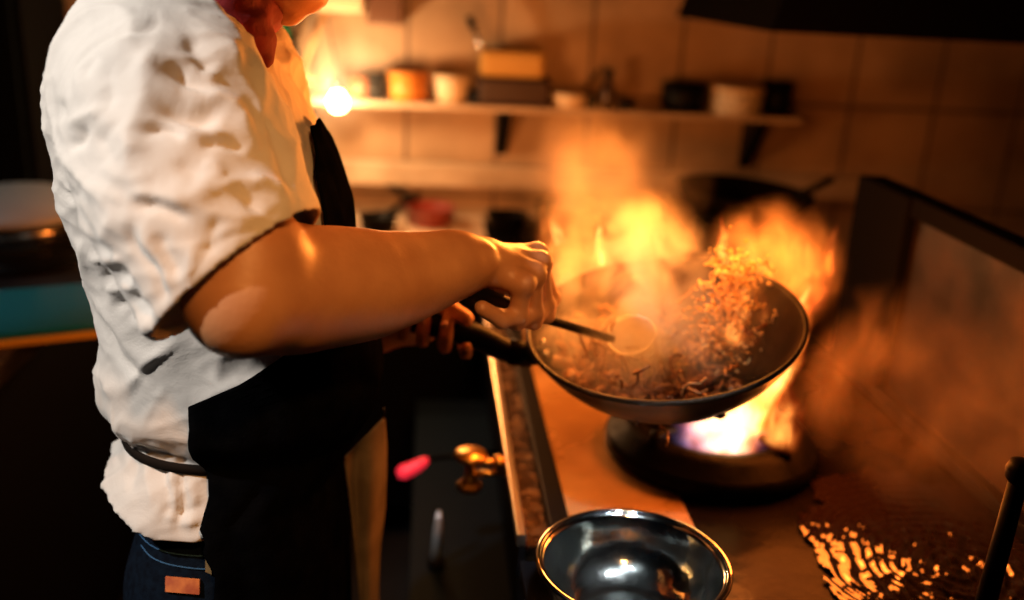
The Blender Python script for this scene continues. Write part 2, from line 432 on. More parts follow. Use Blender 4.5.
wok_mesh(WC, WN, WR, .105, 'pan', wok, M_wok_in)
hd = Py(402, 318, 1.13); h0 = Lr+u_*.004-WN*.01
HANDLE = spline([h0+u_*.02-WN*.012, h0-u_*.03+WN*.002, (h0*.55+hd*.45), hd, hd-u_*.03], 16)
mk('handle', *tube(HANDLE, [.010, .012, .013, .014, .015, .0155, .016, .016, .016, .016, .016, .016, .016, .016, .015, .010], 20), M_black, wok)
mk('handle_ferrule', *tube([HANDLE[2], HANDLE[4]], [.0165, .0175], 20), M_iron, wok)
for s in (-1, 1):
    q = h0+u_*.012+v_*s*.014
    mk('rivet', *lathe([(.005, -.004), (.005, .002), (.003, .005), (.0005, .006)], 12, q+WN*.0, WN), M_steel, wok)
# food in the wok
random.seed(5)
def chunk(c, s, rnd, stretch=1.0):
    bm = bmesh.new(); bmesh.ops.create_icosphere(bm, subdivisions=1, radius=1)
    M_ = Matrix.Rotation(rnd.random()*6, 3, 'Z') @ Matrix.Rotation(rnd.random()*6, 3, 'X')
    f = []; vs = []
    for v in bm.verts:
        k = 1+rnd.uniform(-.25, .25); q = M_ @ Vector((v.co.x*stretch*k, v.co.y*k*.8, v.co.z*k*.55)); vs.append(np.array(c)+np.array(q)*s)
    bm.verts.index_update(); f = [tuple(v.index for v in fc.verts) for fc in bm.faces]; bm.free(); return vs, f
def noodle(c, L, rnd, r=.0018):
    p = np.array(c, float); d = np.array([rnd.gauss(0, 1) for _ in range(3)]); d /= np.linalg.norm(d); pts = []
    for i in range(7):
        pts.append(p.copy()); d = d+np.array([rnd.gauss(0, .5) for _ in range(3)]); d /= np.linalg.norm(d); p = p+d*L/6
    return tube(pts, r, 5)
M_food = add_var(mat('browned_food', (.28, .11, .04), .35), (.14, .045, .015), (.50, .22, .07), 60, bump=.5, bscale=150)
M_noodle = add_var(mat('glossy_noodle', (.75, .42, .14), .25), (.75, .38, .10), (1, .72, .3), 60)
rnd = random.Random(3); parts = []
def wokpt(a, b, h=0): # a along u_, b along v_ in wok plane, on the bowl surface + h
    rr = math.hypot(a, b); Rs = (WR**2+.105**2)/(2*.105); z = Rs-.105-math.sqrt(max(Rs*Rs-rr*rr, 0))
    return WC+u_*a+v_*b+WN*(z+h)
for i in range(420):
    a = rnd.gauss(-.045, .05); b = rnd.gauss(-.01, .06)
    if math.hypot(a, b) > WR*.86: continue
    e = math.exp(-((a+.04)**2+b*b)/.006)
    parts.append(chunk(wokpt(a, b, .006+rnd.random()*.045*e), rnd.uniform(.006, .014), rnd, rnd.uniform(1, 1.8)))
for i in range(160):
    a = rnd.gauss(-.03, .05); b = rnd.gauss(0, .055)
    if math.hypot(a, b) > WR*.68: continue
    parts.append(noodle(wokpt(a, b, .02+rnd.random()*.03), rnd.uniform(.03, .07), rnd))
tag(mk('stir_fry', *join(*parts), M_food), 'browned stir-fried food heaped in the tilted wok', 'food', kind='stuff')
parts = []
for i in range(430):
    t = rnd.random(); q = P(742-34*t+rnd.gauss(0, 13+8*t), 262+95*t+rnd.gauss(0, 12), 1.22+rnd.gauss(0, .02))
    parts.append(chunk(q, rnd.uniform(.0014, .0034), rnd, rnd.uniform(1, 2.2)))
for i in range(110):
    t = rnd.random(); q = P(742-36*t+rnd.gauss(0, 15+8*t), 258+95*t+rnd.gauss(0, 12), 1.22+rnd.gauss(0, .02))
    parts.append(noodle(q, rnd.uniform(.012, .035), rnd, .0013))
tag(mk('tossed_food', *join(*parts), M_noodle), 'glittering bits of food thrown up above the wok', 'food', kind='stuff')

# ladle in the right hand
lad = empty('ladle', Py(610, 338, 1.09), 'steel ladle with black handle stirring the wok, held in the right hand', 'ladle')
LB, LJ, LT = Py(466, 289, .925), Py(545, 319, 1.02), Py(612, 339, 1.09)
mk('handle', *tube(spline([LB, LB*.6+LJ*.4, LJ*.96+LB*.04], 8), [.006, .0085, .009, .0085, .008, .008, .007, .006], 14), M_black, lad)
mk('rod', *tube([LJ*.9+LB*.1, LJ, LT], [.006, .0056, .0050], 12), M_iron, lad)
lc = Py(632, 337, 1.105)
prof = [(.0005, -.026), (.012, -.024), (.024, -.017), (.033, -.004), (.036, .006), (.0345, .006), (.031, -.003), (.0225, -.015), (.011, -.022), (.0005, -.0235)]
mk('ladle_bowl', *lathe([(r*.88, h*.88) for r, h in prof], 40, lc, np.array([-.35, -.45, .8])), mat('dull_steel', (.75, .7, .62), .38, .8), lad)

# mixing bowl in front
bw = Pz(633, 562, .925)
bowl = empty('mixing_bowl', (bw[0], bw[1], .853), 'shiny stainless steel mixing bowl at the near end of the stove', 'bowl')
rb = .098
prof = [(.0005, .001), (.045, .001), (.06, .004), (.080, .022), (.091, .045), (.095, .066), (rb, .070), (rb+.003, .072), (rb+.002, .0745), (rb-.002, .074), (.093, .069), (.089, .046), (.078, .024), (.058, .0065), (.04, .004), (.0005, .004)]
mk('shell', *lathe(prof, 96, (bw[0], bw[1], .852)), M_bowl, bowl)
prof = [(rb+.001, .0705), (rb+.0052, .0715), (rb+.006, .0735), (rb+.0045, .0760), (rb+.001, .0762), (rb-.001, .0745)]
mk('rolled_rim', *lathe(prof, 96, (bw[0], bw[1], .852), closed=True), M_bowl, bowl)

# puddle with rings
def puddle():
    c = Pz(925, 562, .852); n = 150; vs = []; fs = []
    xs = np.linspace(c[0]-.19, .764, n); ys = np.linspace(c[1]-.25, c[1]+.32, n)
    X, Y = np.meshgrid(xs, ys, indexing='ij'); r = np.hypot(X-c[0]-.03, Y-c[1]+.02)
    ph = np.array([[mnoise.noise(Vector((float(a)*18, float(b)*18, 0))) for b in ys] for a in xs])
    ph2 = np.array([[mnoise.noise(Vector((float(a)*70, float(b)*45, 3))) for b in ys] for a in xs])
    ph3 = np.array([[mnoise.noise(Vector((float(a)*210, float(b)*110, 7))) for b in ys] for a in xs])
    Z =   .8545+.0024*np.sin(r*380+ph*5)*np.exp(-(r/.17)**2)+.0050*ph2*np.exp(-(r/.14)**2)+.0026*ph3*np.exp(-(r/.13)**2)
    edge = np.minimum.reduce([X-xs[0], Y-ys[0], ys[-1]-Y])/.04; Z -= .0035*(1-np.clip(edge, 0, 1))
    V = np.stack([X, Y, Z], 2).reshape(-1, 3); idx = np.arange(n*n).reshape(n, n)
    Fc = np.stack([idx[:-1, :-1], idx[1:, :-1], idx[1:, 1:], idx[:-1, 1:]], 2).reshape(-1, 4)
    rim = .172+.030*ph[:-1, :-1]+.012*ph2[:-1, :-1]
    keep = (np.hypot(X-c[0]-.03, (Y-c[1]+.02)*.72)[:-1, :-1] < rim).reshape(-1); Fc = Fc[keep]
    us = np.unique(Fc); rm_ = np.full(len(V), -1); rm_[us] = np.arange(len(us)); V = V[us]; Fc = rm_[Fc]
    o = mk('cooking_liquid_puddle', V, Fc, mat('dark_liquid', (.012, .006, .004), .07, 0, Specular_IOR_Level=.9))
    return tag(o, 'rippling dark puddle of water on the stove by the splash guard', 'puddle', kind='stuff')
puddle()
# black tap post at the near right corner
tp = Pz(1012, 600, .853)
tap = empty('stove_tap', (tp[0], tp[1], .853), 'black upright tap at the bottom right corner of the stove', 'tap')
t0 = P(1019, 478, .93)
tb = np.array([t0[0]-.004, t0[1]+.0, .853])
mk('pipe', *tube([tb, tb*.5+t0*.5, t0], [.011, .010, .009], 16), M_black, tap)
mk('base', *lathe([(.022, 0), (.022, .006), (.014, .014), (.011, .02)], 24, tb), M_black, tap)
mk('knob', *lathe([(.008, -.006), (.013, 0), (.014, .01), (.011, .018), (.004, .02)], 20, t0), M_black, tap)

# ------------------------------------------------------------------ back of the kitchen
WY = 2.75
sh = empty('wall_shelf', (.37, 2.68, 1.17), 'narrow wall shelf with small containers standing along it', 'shelf')
boxo('board', (-.36, 1.03, 2.60, WY-.001, 1.163, 1.178), add_var(mat('shelf_board', (.5, .38, .26), .4), (.42, .3, .2), (.58, .45, .32), 10), sh, .002)
def bracket(x, s=1.0):
    bm = bmesh.new(); pts = [(2.615, 1.162), (WY-.002, 1.162), (WY-.002, 1.162-.14*s)]
    v0 = [bm.verts.new((x-.018, *p)) for p in pts]; v1 = [bm.verts.new((x+.018, *p)) for p in pts]
    bm.faces.new(v0); bm.faces.new(v1[::-1])
    for i in range(3): bm.faces.new((v0[i], v0[(i+1) % 3], v1[(i+1) % 3], v1[i]))
    bmesh.ops.recalc_face_normals(bm, faces=bm.faces)
    from_bm('bracket', bm, M_black, sh, world=True)
bracket(float(Py(503, 125, 2.7)[0])); bracket(float(Py(752, 140, 2.7)[0]), 1.1)
SZ = 1.178
def cyl_prof(r0, r1, h, t=.003): return [(r0*.9, 0), (r0, .002), (r1, h), (r1-t, h), (r0-t, .006), (.0005, .006)]
def tub(px, w_px, h_px, name, label, cat, m, taper=1.15, y=2.66, group=None, lid=None, fill=None):
    c = Py(px, 97, y); s = 1/(FPX/(y/ray(px, 97)[1]*1.0)) # metres per pixel
    rw = w_px*s/2; h = h_px*s
    e = empty(name, (c[0], y, SZ), label, cat, group)
    mk('shell', *lathe(cyl_prof(rw/taper, rw, h), 32, (c[0], y, SZ)), m, e)
    if fill: mk('contents', *lathe([(rw/taper*.9, .008), (rw*.94, h*fill[0]), (.0005, h*fill[0]+.002)], 32, (c[0], y, SZ)), fill[1], e)
    if lid: mk('lid', *lathe([(rw*1.03, h), (rw*1.03, h+.008), (rw*.9, h+.012), (.0005, h+.013)], 32, (c[0], y, SZ)), lid, e)
    return e
M_or = mat('orange_plastic', (.62, .22, .03), .5); M_wh = mat('cream_plastic', (.8, .62, .4), .45); M_brn = mat('brown_glaze', (.25, .08, .03), .4)
M_clear = mat('amber_plastic', (.48, .27, .06), .35); M_sauce = mat('dark_red_sauce', (.02, .004, .003), .5)
tub(361, 24, 22, 'sauce_tub', 'short red-brown tub left of the black jar on the shelf', 'tub', M_brn, 1.05)
tub(376, 17, 22, 'jar', 'small black jar on the shelf beside the orange tub', 'jar', M_black, 1.0, y=2.64, lid=M_black)
tub(408, 40, 24, 'plastic_tub', 'orange plastic tub on the shelf', 'tub', M_or, 1.12, lid=M_or)
tub(451, 38, 27, 'bowl', 'cream bowl on the shelf beside the orange tub', 'bowl', M_wh, 1.35)
tub(475, 14, 14, 'sauce_cup', 'tiny black cup between cream bowl and amber container', 'cup', M_black, 1.1, y=2.64)
# amber container with sauce and ladle
cx = float(Py(513, 97, 2.67)[0])
e = empty('sauce_container', (cx, 2.67, SZ), 'large amber container half full of dark red sauce on shelf', 'container')
boxo('lower_body', (cx-.10, cx+.10, 2.62, 2.73, SZ, SZ+.075), M_sauce, e, .012)
boxo('upper_body', (cx-.095, cx+.078, 2.625, 2.725, SZ+.0755, SZ+.145), M_clear, e, .012)
a_, b_ = Py(487, 62, 2.67), Py(474, 28, 2.67)
e = empty('serving_spoon', a_, 'dark spoon handle leaning out of the amber sauce container', 'spoon')
mk('handle', *tube([a_-(b_-a_)*.0+np.array([0, 0, -.0]), b_], [.005, .007], 10), M_steel, e)
mk('grip', *tube([b_, b_+(b_-a_)*.35], [.012, .009], 10), M_black, e)
tub(570, 40, 14, 'dish', 'shallow orange and cream dish on the shelf', 'dish', M_wh, 1.3, lid=None, fill=(.8, M_or))
tub(592, 13, 14, 'sauce_cup', 'tiny black cup beside the shallow dish on the shelf', 'cup', M_black, 1.1, y=2.64)
c = Py(607, 100, 2.66)
e = empty('sauce_bottle', (c[0], 2.66, SZ), 'slim dark sauce bottle standing on the shelf', 'bottle')
mk('body', *lathe([(.017, 0), (.019, .004), (.019, .05), (.012, .07), (.010, .085)], 24, (c[0], 2.66, SZ)), mat('brown_glass', (.05, .03, .02), .15), e)
mk('cap', *lathe([(.012, .085), (.013, .088), (.013, .105), (.010, .108)], 20, (c[0], 2.66, SZ)), M_black, e)
c = Py(590, 88, 2.68)
e = empty('spatula', (c[0]+.0, 2.70, SZ), 'thin dark utensil leaning behind the slim bottle', 'spatula')
mk('handle', *tube([(c[0]-.03, 2.71, SZ), (c[0]+.03, 2.735, SZ+.10)], .004, 8), M_iron, e)
tub(627, 16, 9, 'sauce_cup', 'tiny black cup near the middle of the shelf, right of the slim bottle', 'cup', M_black, 1.1, y=2.64)
tub(684, 46, 27, 'plastic_tub', 'dark plastic tub left of the pale pot on the shelf', 'tub', M_black, 1.08, y=2.68)
tub(777, 30, 32, 'plastic_tub', 'dark plastic tub at the far end of the shelf', 'tub', M_black, 1.05, y=2.68)
e = tub(737, 52, 23, 'pot', 'pale speckled pot near the far end of the shelf', 'pot', add_var(mat('speckled_cream', (.55, .48, .36), .6), (.35, .28, .2), (.75, .68, .55), 60), 1.05, y=2.65, lid=M_wh)

# bulb
bl = Py(338, 102, 2.60)
e = empty('light_bulb', bl, 'bare glowing bulb hanging in front of the wall by the shelf', 'lamp')
mk('bulb', *lathe([(.004, -.026), (.016, -.022), (.024, -.008), (.025, .004), (.018, .018), (.010, .028), (.008, .034)], 24, bl), mat('glowing_bulb', (1, .8, .5), .3, 0, (1, .62, .25), 38), e)
mk('socket', *lathe([(.012, .030), (.013, .034), (.013, .06), (.008, .066)], 20, bl), M_black, e)
mk('cord', *tube([bl+[0, 0, .064], bl+[-.01, .02, .12], bl+[-.06, .12, .30], bl+[-.07, .148, .9]], .003, 8), M_black, e)

# pale rear work surface between stove and wall, with pans
M_rear = add_var(mat('pale_rear_top', (.6, .45, .3), .35), (.45, .3, .2), (.68, .52, .36), 7)
rc = empty('rear_counter', (-.35, 2.4, 0), 'pale steel counter running along the tiled back wall', 'counter')
boxo('worktop', (-.95, .155, 2.30, 2.698, .82, .85), M_rear, rc, .004)
boxo('cabinet', (-.93, .11, 2.34, 2.69, .1, .82), M_dark, rc, .004)
def round_pan(px, py, z, rad, h, name, label, cat, m, handle=None, z0=.8535, group=None):
    c = Pz(px, py, z0+h); e = empty(name, (c[0], c[1], z0), label, cat, group)
    mk('pan_body', *lathe([(rad*.8, 0), (rad*.86, .003), (rad, h), (rad+.004, h+.002), (rad-.003, h), (rad*.83, .008), (.0005, .008)], 40, (c[0], c[1], z0)), m, e)
    if handle is not None:
        d = np.array([math.cos(handle), math.sin(handle), .15]); q = np.array([c[0], c[1], z0+h*.8])
        mk('handle', *tube([q+d*rad*.97, q+d*(rad+.16)], [.008, .010], 10), M_iron, e)
    return e
round_pan(430, 206, 0, .07, .05, 'saucepan', 'small red-brown saucepan on the rear counter', 'pan', mat('enamel_brown', (.2, .03, .02), .3), R(125))
round_pan(378, 216, 0, .05, .04, 'saucepan', 'small dark saucepan on the rear counter nearer the chef', 'pan', M_iron, R(60))
round_pan(507, 214, 0, .055, .045, 'pot', 'small grey pot behind the chef\'s right hand', 'pot', M_iron)
round_pan(568, 205, 0, .085, .10, 'stockpot', 'dark stockpot behind the flames', 'pot', M_iron)
# second wok on rear burner
c = np.array([.55, 1.98, 0]); rimc = P(745, 187, 2.05); 
e = empty('wok', (rimc[0], rimc[1], .9), 'dark unused wok resting on the burner at the back', 'wok')
wok_mesh(np.array([rimc[0], rimc[1], rimc[2]-.01]), np.array([0.04, -.02, 1]), .142, .085, 'pan', e, M_iron)
mk('stand', *lathe([(.12, -.005), (.125, 0), (.10, rimc[2]-.01-.855-.05), (.094, rimc[2]-.01-.855-.05), (.11, 0.0)], 40, (rimc[0], rimc[1], .858), closed=True), M_iron, e)
mk('pan_handle', *tube([rimc+[.13, .0, -.01], rimc+[.20, .02, .02]], .008, 8), M_black, e)

# hanging ladles beside the chef's face
def hanging(px0, py0, px1, py1, y, name, label, m, rr=.028):
    a, b = Py(px0, py0, y), Py(px1, py1, y)
    e = empty(name, a, label, 'kitchen tool', 'kitchen tools hanging on the back wall')
    mk('handle', *tube([a, a*.5+b*.5+np.array([0, -.008, 0]), b], [.011, .008, .010], 10), m, e)
    mk('blade', *lathe([(rr*.3, -.008), (rr, -.003), (rr*1.05, .003), (rr*.3, .007)], 24, b+np.array([0, 0, -.02]), np.array([.2, 1, .1])), m, e)
M_copper = mat('warm_steel', (.45, .25, .12), .5, .3)
hanging(325, 10, 302, 72, 2.66, 'ladle', 'steel ladle hanging beside the chin, wider of two', M_copper)
hanging(285, 5, 297, 60, 2.70, 'spatula', 'dark spatula hanging beside the chin', M_iron, .022)
ca = Py(277, 40, 2.68)
e = empty('bottle', ca, 'dark green bottle beside the hanging ladles', 'bottle')
mk('body', *lathe([(.03, -.09), (.032, -.08), (.032, .03), (.014, .06), (.012, .10)], 24, ca), mat('green_glass', (.01, .12, .05), .2), e)
mk('cap', *lathe([(.013, .10), (.014, .12), (.01, .122)], 16, ca), M_black, e)
e = empty('wall_rack', (-.52, 2.70, 1.23), 'small dark rack on the tiled wall under the hanging tools', 'rack')
boxo('board', (-.62, -.40, 2.66, 2.748, 1.215, 1.23), M_dark, e)
cb = Py(352, 3, 2.66)
e = empty('storage_box', (cb[0], 2.69, cb[2]-.02), 'pale box high on the tiled wall', 'box')
boxo('box_body', (cb[0]-.09, cb[0]+.03, 2.62, 2.748, cb[2]-.022, cb[2]+.07), M_wh, e, .006)
boxo('lid', (cb[0]-.093, cb[0]+.033, 2.617, 2.748, cb[2]+.071, cb[2]+.085), M_dark, e, .004)
cb = Py(375, 12, 2.68)
boxd = empty('cupboard', (cb[0], 2.70, cb[2]), 'dark brown cupboard high on the tiled wall', 'cupboard')
boxo('carcass', (cb[0]-.02, cb[0]+.075, 2.66, 2.748, cb[2]-.03, cb[2]+.35), mat('dark_wood', (.10, .04, .02), .5), boxd, .004)
boxo('door', (cb[0]-.015, cb[0]+.07, 2.652, 2.662, cb[2]-.025, cb[2]+.345), mat('dark_wood_door', (.12, .05, .025), .5), boxd, .003)

# exhaust hood over the stove
hood = empty('exhaust_hood', (1.2, 2.3, 1.5), 'black exhaust hood above the stove in the dark corner', 'hood')
def hood_mesh():
    bm = bmesh.new()
    lo = [(.68, 1.95, 1.43), (2.2, 1.95, 1.43), (2.2, 2.74, 1.43), (.68, 2.74, 1.43)]; hi = [(1.0, 2.2, 2.3), (1.8, 2.2, 2.3), (1.8, 2.74, 2.3), (1.0, 2.74, 2.3)]
    vs = [bm.verts.new(p) for p in lo+hi]
    for f in ((0, 3, 2, 1), (4, 5, 6, 7), (0, 1, 5, 4), (1, 2, 6, 5), (2, 3, 7, 6), (3, 0, 4, 7)): bm.faces.new([vs[i] for i in f])
    return bm
from_bm('canopy', hood_mesh(), M_dark, hood, world=True)
boxo('duct', (1.2, 1.6, 2.4, 2.74, 2.3, 2.69), M_dark, hood)

# ------------------------------------------------------------------ stove front: valve, levers, pipe
vp = Py(470, 470, 1.20)
val = empty('gas_valve', vp, 'brass gas valve on the front of the stove', 'valve')
X0 = float(vp[0])
mk('stem', *lathe([(.010, -.022), (.012, -.018), (.007, -.012), (.007, .012), (.012, .018), (.010, .022)], 20, vp), M_brass, val)
mk('wheel', *lathe([(.012, .018), (.022, .019), (.024, .023), (.022, .028), (.006, .030)], 24, vp), M_brass, val)
mk('lower_nut', *lathe([(.014, -.032), (.019, -.030), (.019, -.022), (.012, -.018)], 6, vp), M_brass, val, smooth=False)
for dz in (.012, -.006):
    mk('gas_pipe', *tube([vp+[0.002, 0, dz], (.118, vp[1]+.004, vp[2]+dz)], [.005, .0045], 12), M_brass, val)
mk('collar', *lathe([(.011, 0), (.011, .012), (.008, .014)], 16, (.100, vp[1], vp[2]+.012), (1, 0, 0)), M_brass, val)
vl = Py(411, 467, 1.45)
e = empty('red_lever', vl, 'red lever low beside the stove front', 'lever')
a_, b_ = Py(398, 474, 1.45), Py(428, 459, 1.45)
mk('grip', *tube(spline([a_, a_*.5+b_*.5+np.array([0, 0, -.003]), b_], 6), [.008, .013, .012, .011, .009, .004], 14), mat('glowing_red_plastic', (.8, .03, .06), .4, 0, (1, .03, .06), .55), e)  # weak red emission added to the grip, which is no lamp
mk('shaft', *tube([b_, (.1605, b_[1], b_[2]+.02)], .004, 8), M_iron, e)
pp = Pz(436, 566, .49)+np.array([0, 0, .052])
e = empty('steel_pipe', pp, 'short pale steel pipe standing low in the dark by the stove', 'pipe')
mk('tube', *tube([pp+[0, 0, -.035], pp+[.002, 0, .03], pp+[.003, 0, .06]], [.010, .007, .003], 14), mat('pale_metal', (.7, .75, .8), .3, .6), e)
mk('foot', *lathe([(.016, -.05), (.016, -.04), (.011, -.034)], 20, pp), M_iron, e)
lb = boxo('lower_shelf', (-.02, .1595, 1.22, 2.2, .46, .49), mat('blue_grey_steel', (.004, .008, .012), .6, 0, Specular_IOR_Level=.03)); tag(lb, 'blue-grey lower shelf in the dark below the stove front', 'shelf')

# ------------------------------------------------------------------ left side of the kitchen
lc_ = empty('left_counter', (-1.3, 1.9, 0), 'dark counter behind the chef on the left', 'counter')
boxo('worktop', (-1.9, -.66, 1.30, 2.28, .86, .90), add_var(mat('dark_counter', (.02, .02, .022), .35), (.012, .012, .014), (.035, .03, .03), 9), lc_, .004)
boxo('cabinet', (-1.87, -.69, 1.34, 2.26, .1, .86), M_dark, lc_, .004)
tr = Pz(30, 322, .905)
e = empty('cutting_board', (tr[0], tr[1], .90), 'blue board with a yellow edge on the dark counter', 'board', rz=R(22))
M_blue = mat('teal_blue_plastic', (.0, .16, .24), .4)
bm = bmesh.new(); box(bm, -.22, .13, -.10, .14, .014, .024, .003); from_bm('top_sheet', bm, M_blue, e)
bm = bmesh.new(); box(bm, -.22, .132, -.106, .14, 0.001, .0135, .003); from_bm('under_sheet', bm, mat('yellow_plastic', (.75, .42, .04), .5), e)
rcx = Py(14, 235, 1.95)
e = empty('rice_cooker', (rcx[0], 1.98, .90), 'black round cooker with pale grey lid on the dark counter', 'cooker')
rz0 = .901
mk('body', *lathe([(.12, 0), (.14, .01), (.15, .05), (.15, .09), (.145, .10)], 48, (rcx[0], 1.98, rz0)), mat('gloss_black', (.008, .009, .01), .15), e)
mk('lid', *lathe([(.155, .101), (.158, .108), (.15, .122), (.10, .142), (.04, .150), (.0005, .151)], 48, (rcx[0], 1.98, rz0)), mat('pale_lid', (.38, .38, .34), .4), e)
mk('band', *lathe([(.151, .078), (.1535, .080), (.1535, .092), (.151, .094)], 48, (rcx[0], 1.98, rz0), closed=True), M_steel, e)
rl = Py(4, 17, 2.5)
e = empty('indicator_lamp', rl, 'small dim red indicator lamp in the dark upper left', 'lamp')
mk('lens', *tube([rl+[-.03, 0, 0], rl+[.015, 0, .0]], .006, 10), mat('red_glow', (.3, .01, .01), .4, 0, (.9, .02, .05), .35), e)
mk('housing', *tube([rl+[-.06, .02, 0], rl+[.03, .02, .0]], .014, 10), M_black, e)
cabl = empty('tall_cabinet', (-1.5, 2.5, 0), 'tall dark cabinet at the back on the left', 'cabinet')
boxo('carcass', (-2.2, -.98, 2.45, 2.745, 0, 2.1), mat('cabinet_dark', (.004, .005, .006), .7, Specular_IOR_Level=.05), cabl)
boxo('door', (-1.5, -1.0, 2.435, 2.452, .1, 2.05), mat('cabinet_door', (.004, .006, .007), .7, Specular_IOR_Level=.05), cabl)
# ------------------------------------------------------------------ the chef
YC = 1.0
BACK = [(.772, -.345), (.882, -.350), (.915, -.356), (.941, -.392), (.965, -.383), (.992, -.352), (1.015, -.343), (1.03, -.346), (1.04, -.360), (1.06, -.366), (1.084, -.366), (1.119, -.362), (1.164, -.364), (1.209, -.370), (1.246, -.381), (1.283, -.387), (1.334, -.389), (1.389, -.381), (1.433, -.363), (1.462, -.340), (1.50, -.295)]
FRONT = [(.77, -.098), (.91, -.104), (.965, -.108), (1.04, -.062), (1.077, -.055), (1.113, -.062), (1.172, -.075), (1.228, -.090), (1.26, -.092), (1.303, -.106), (1.339, -.121), (1.384, -.148), (1.418, -.167), (1.451, -.190), (1.50, -.215)]
HALF = [(.77, .165), (.95, .165), (1.02, .138), (1.055, .160), (1.15, .155), (1.25, .162), (1.35, .178), (1.40, .180), (1.43, .168), (1.455, .130), (1.475, .092), (1.50, .065)]
BACK = [(z, x+.016) for z, x in BACK]
FRONT = [(z, x-.006) for z, x in FRONT]
def ip(tab, z): t = np.array(tab); return np.interp(z, t[:, 0], t[:, 1])
def slices(z):
    xb, xf = ip(BACK, z), ip(FRONT, z); return (xb+xf)/2, (xf-xb)/2, ip(HALF, z)
def torso_sdf(G, off=0.0, z0=.0, z1=1.495, p=2.35):
    X, Y, Z = G; xc, a, b = slices(Z)
    a = a+off; b = b+off
    q = (np.abs((X-xc)/a)**p+np.abs((Y-YC-.02)/b)**p)**(1/p)
    d = (q-1)*np.minimum(a, b)*.9
    return smax(smax(d, Z-z1, .01), z0-Z, .004)
def tsurf(th, z, off=0, p=2.35):
    xc, a, b = slices(z); a = a+off; b = b+off
    c, s = np.cos(th), np.sin(th)
    k = (np.abs(c)**p+np.abs(s)**p)**(-1/p)
    return np.stack([xc+a*c*k, YC+.02-b*s*k, z+0*th], -1)

chef = empty('person', (-.2, 1.02, 0), 'person in a white short-sleeved chef jacket, black apron and red neckerchief, stirring the wok', 'person')

# --- body: one continuous skin surface (head, neck, torso, arms, hands)
B = Field(ax_range((-.44, -.06, .0055), (-.06, .175, .0025)), ax_range((.66, .90, .005), (.90, 1.20, .0028), (1.20, 1.36, .006)), ax_range((.86, 1.12, .008), (1.12, 1.27, .0026), (1.27, 1.73, .0048)))
sl, G = B.sub((-.45, .8, .86), (.0, 1.25, 1.5))
B.F[sl] = np.minimum(B.F[sl], torso_sdf(G, -.026, .99, 1.46))
SR, SL = np.array([-.235, .895, 1.385]), np.array([-.235, 1.15, 1.385])
E_R = Py(242, 303, .745)
armR = [SR, SR*.5+E_R*.5, Py(246, 266, .765), E_R, Py(268, 294, .785), Py(300, 289, .812), Py(340, 286, .845), Py(372, 284, .870), Py(405, 278, .896), Py(432, 271, .918), Py(458, 265, .938), Py(482, 262, .957)]
B.chain(armR, [.056, .050, .050, .0410, .0475, .0525, .0505, .0465, .0405, .0345, .0290, .0255], .02)
B.ell(Py(450, 258, .93), (.03, .02, .02), k=.02)
B.ell(Py(484, 258, .935), (.011, .008, .013), k=.012)   # wrist bone
W = Py(480, 261, .960)
fing = {
 'i': ([(542, 256, 1.01), (557, 298, 1.03), (553, 316, 1.0), (534, 319, .985)], [.0115, .0098, .0088, .0080]),
 'm': ([(545, 265, .985), (551, 304, 1.0), (540, 322, .975), (517, 318, .955)], [.0118, .0100, .0090, .0082]),
 'r': ([(539, 276, .962), (540, 312, .97), (523, 323, .95), (502, 314, .936)], [.0112, .0096, .0086, .0078]),
 'p': ([(527, 286, .943), (523, 315, .945), (507, 320, .93), (487, 308, .922)], [.0112, .0100, .0092, .0085])}
for key, (pts, rs) in fing.items():
    pp_ = [Py(q[0]-6+(1 if key == 'p' else 0), q[1], q[2]) for q in pts]
    mcp = pp_[0]; b0 = W*.75+mcp*.25
    B.cap(W+(mcp-W)*.05, mcp, .020, .0115, .010)
    B.cap(pp_[0], pp_[1], rs[0], rs[1], .004)
    B.cap(pp_[1], pp_[2], rs[1], rs[2], .004)
    B.cap(pp_[2], pp_[3], rs[2], rs[3], .003)
    B.ell(pp_[0]+np.array([.002, -.002, .004]), (.0125, .0125, .0115), k=.008)
    B.ell(pp_[1], (rs[1]*1.1,)*3, k=.005)
B.ell(Py(506, 268, .985), (.030, .022, .018), k=.012)
# tendons on the back of the hand
for key in 'imrp':
    q = Py(fing[key][0][0][0]-6, *fing[key][0][0][1:]); B.cap(W+(q-W)*.35+UP*.010, q+UP*.010-FW*.004, .004, .0045, .006)
th_ = [Py(491, 270, .985), Py(508, 290, 1.025), Py(528, 305, 1.045), Py(547, 313, 1.04)]
B.chain(th_, [.020, .0135, .0110, .0090], .010)
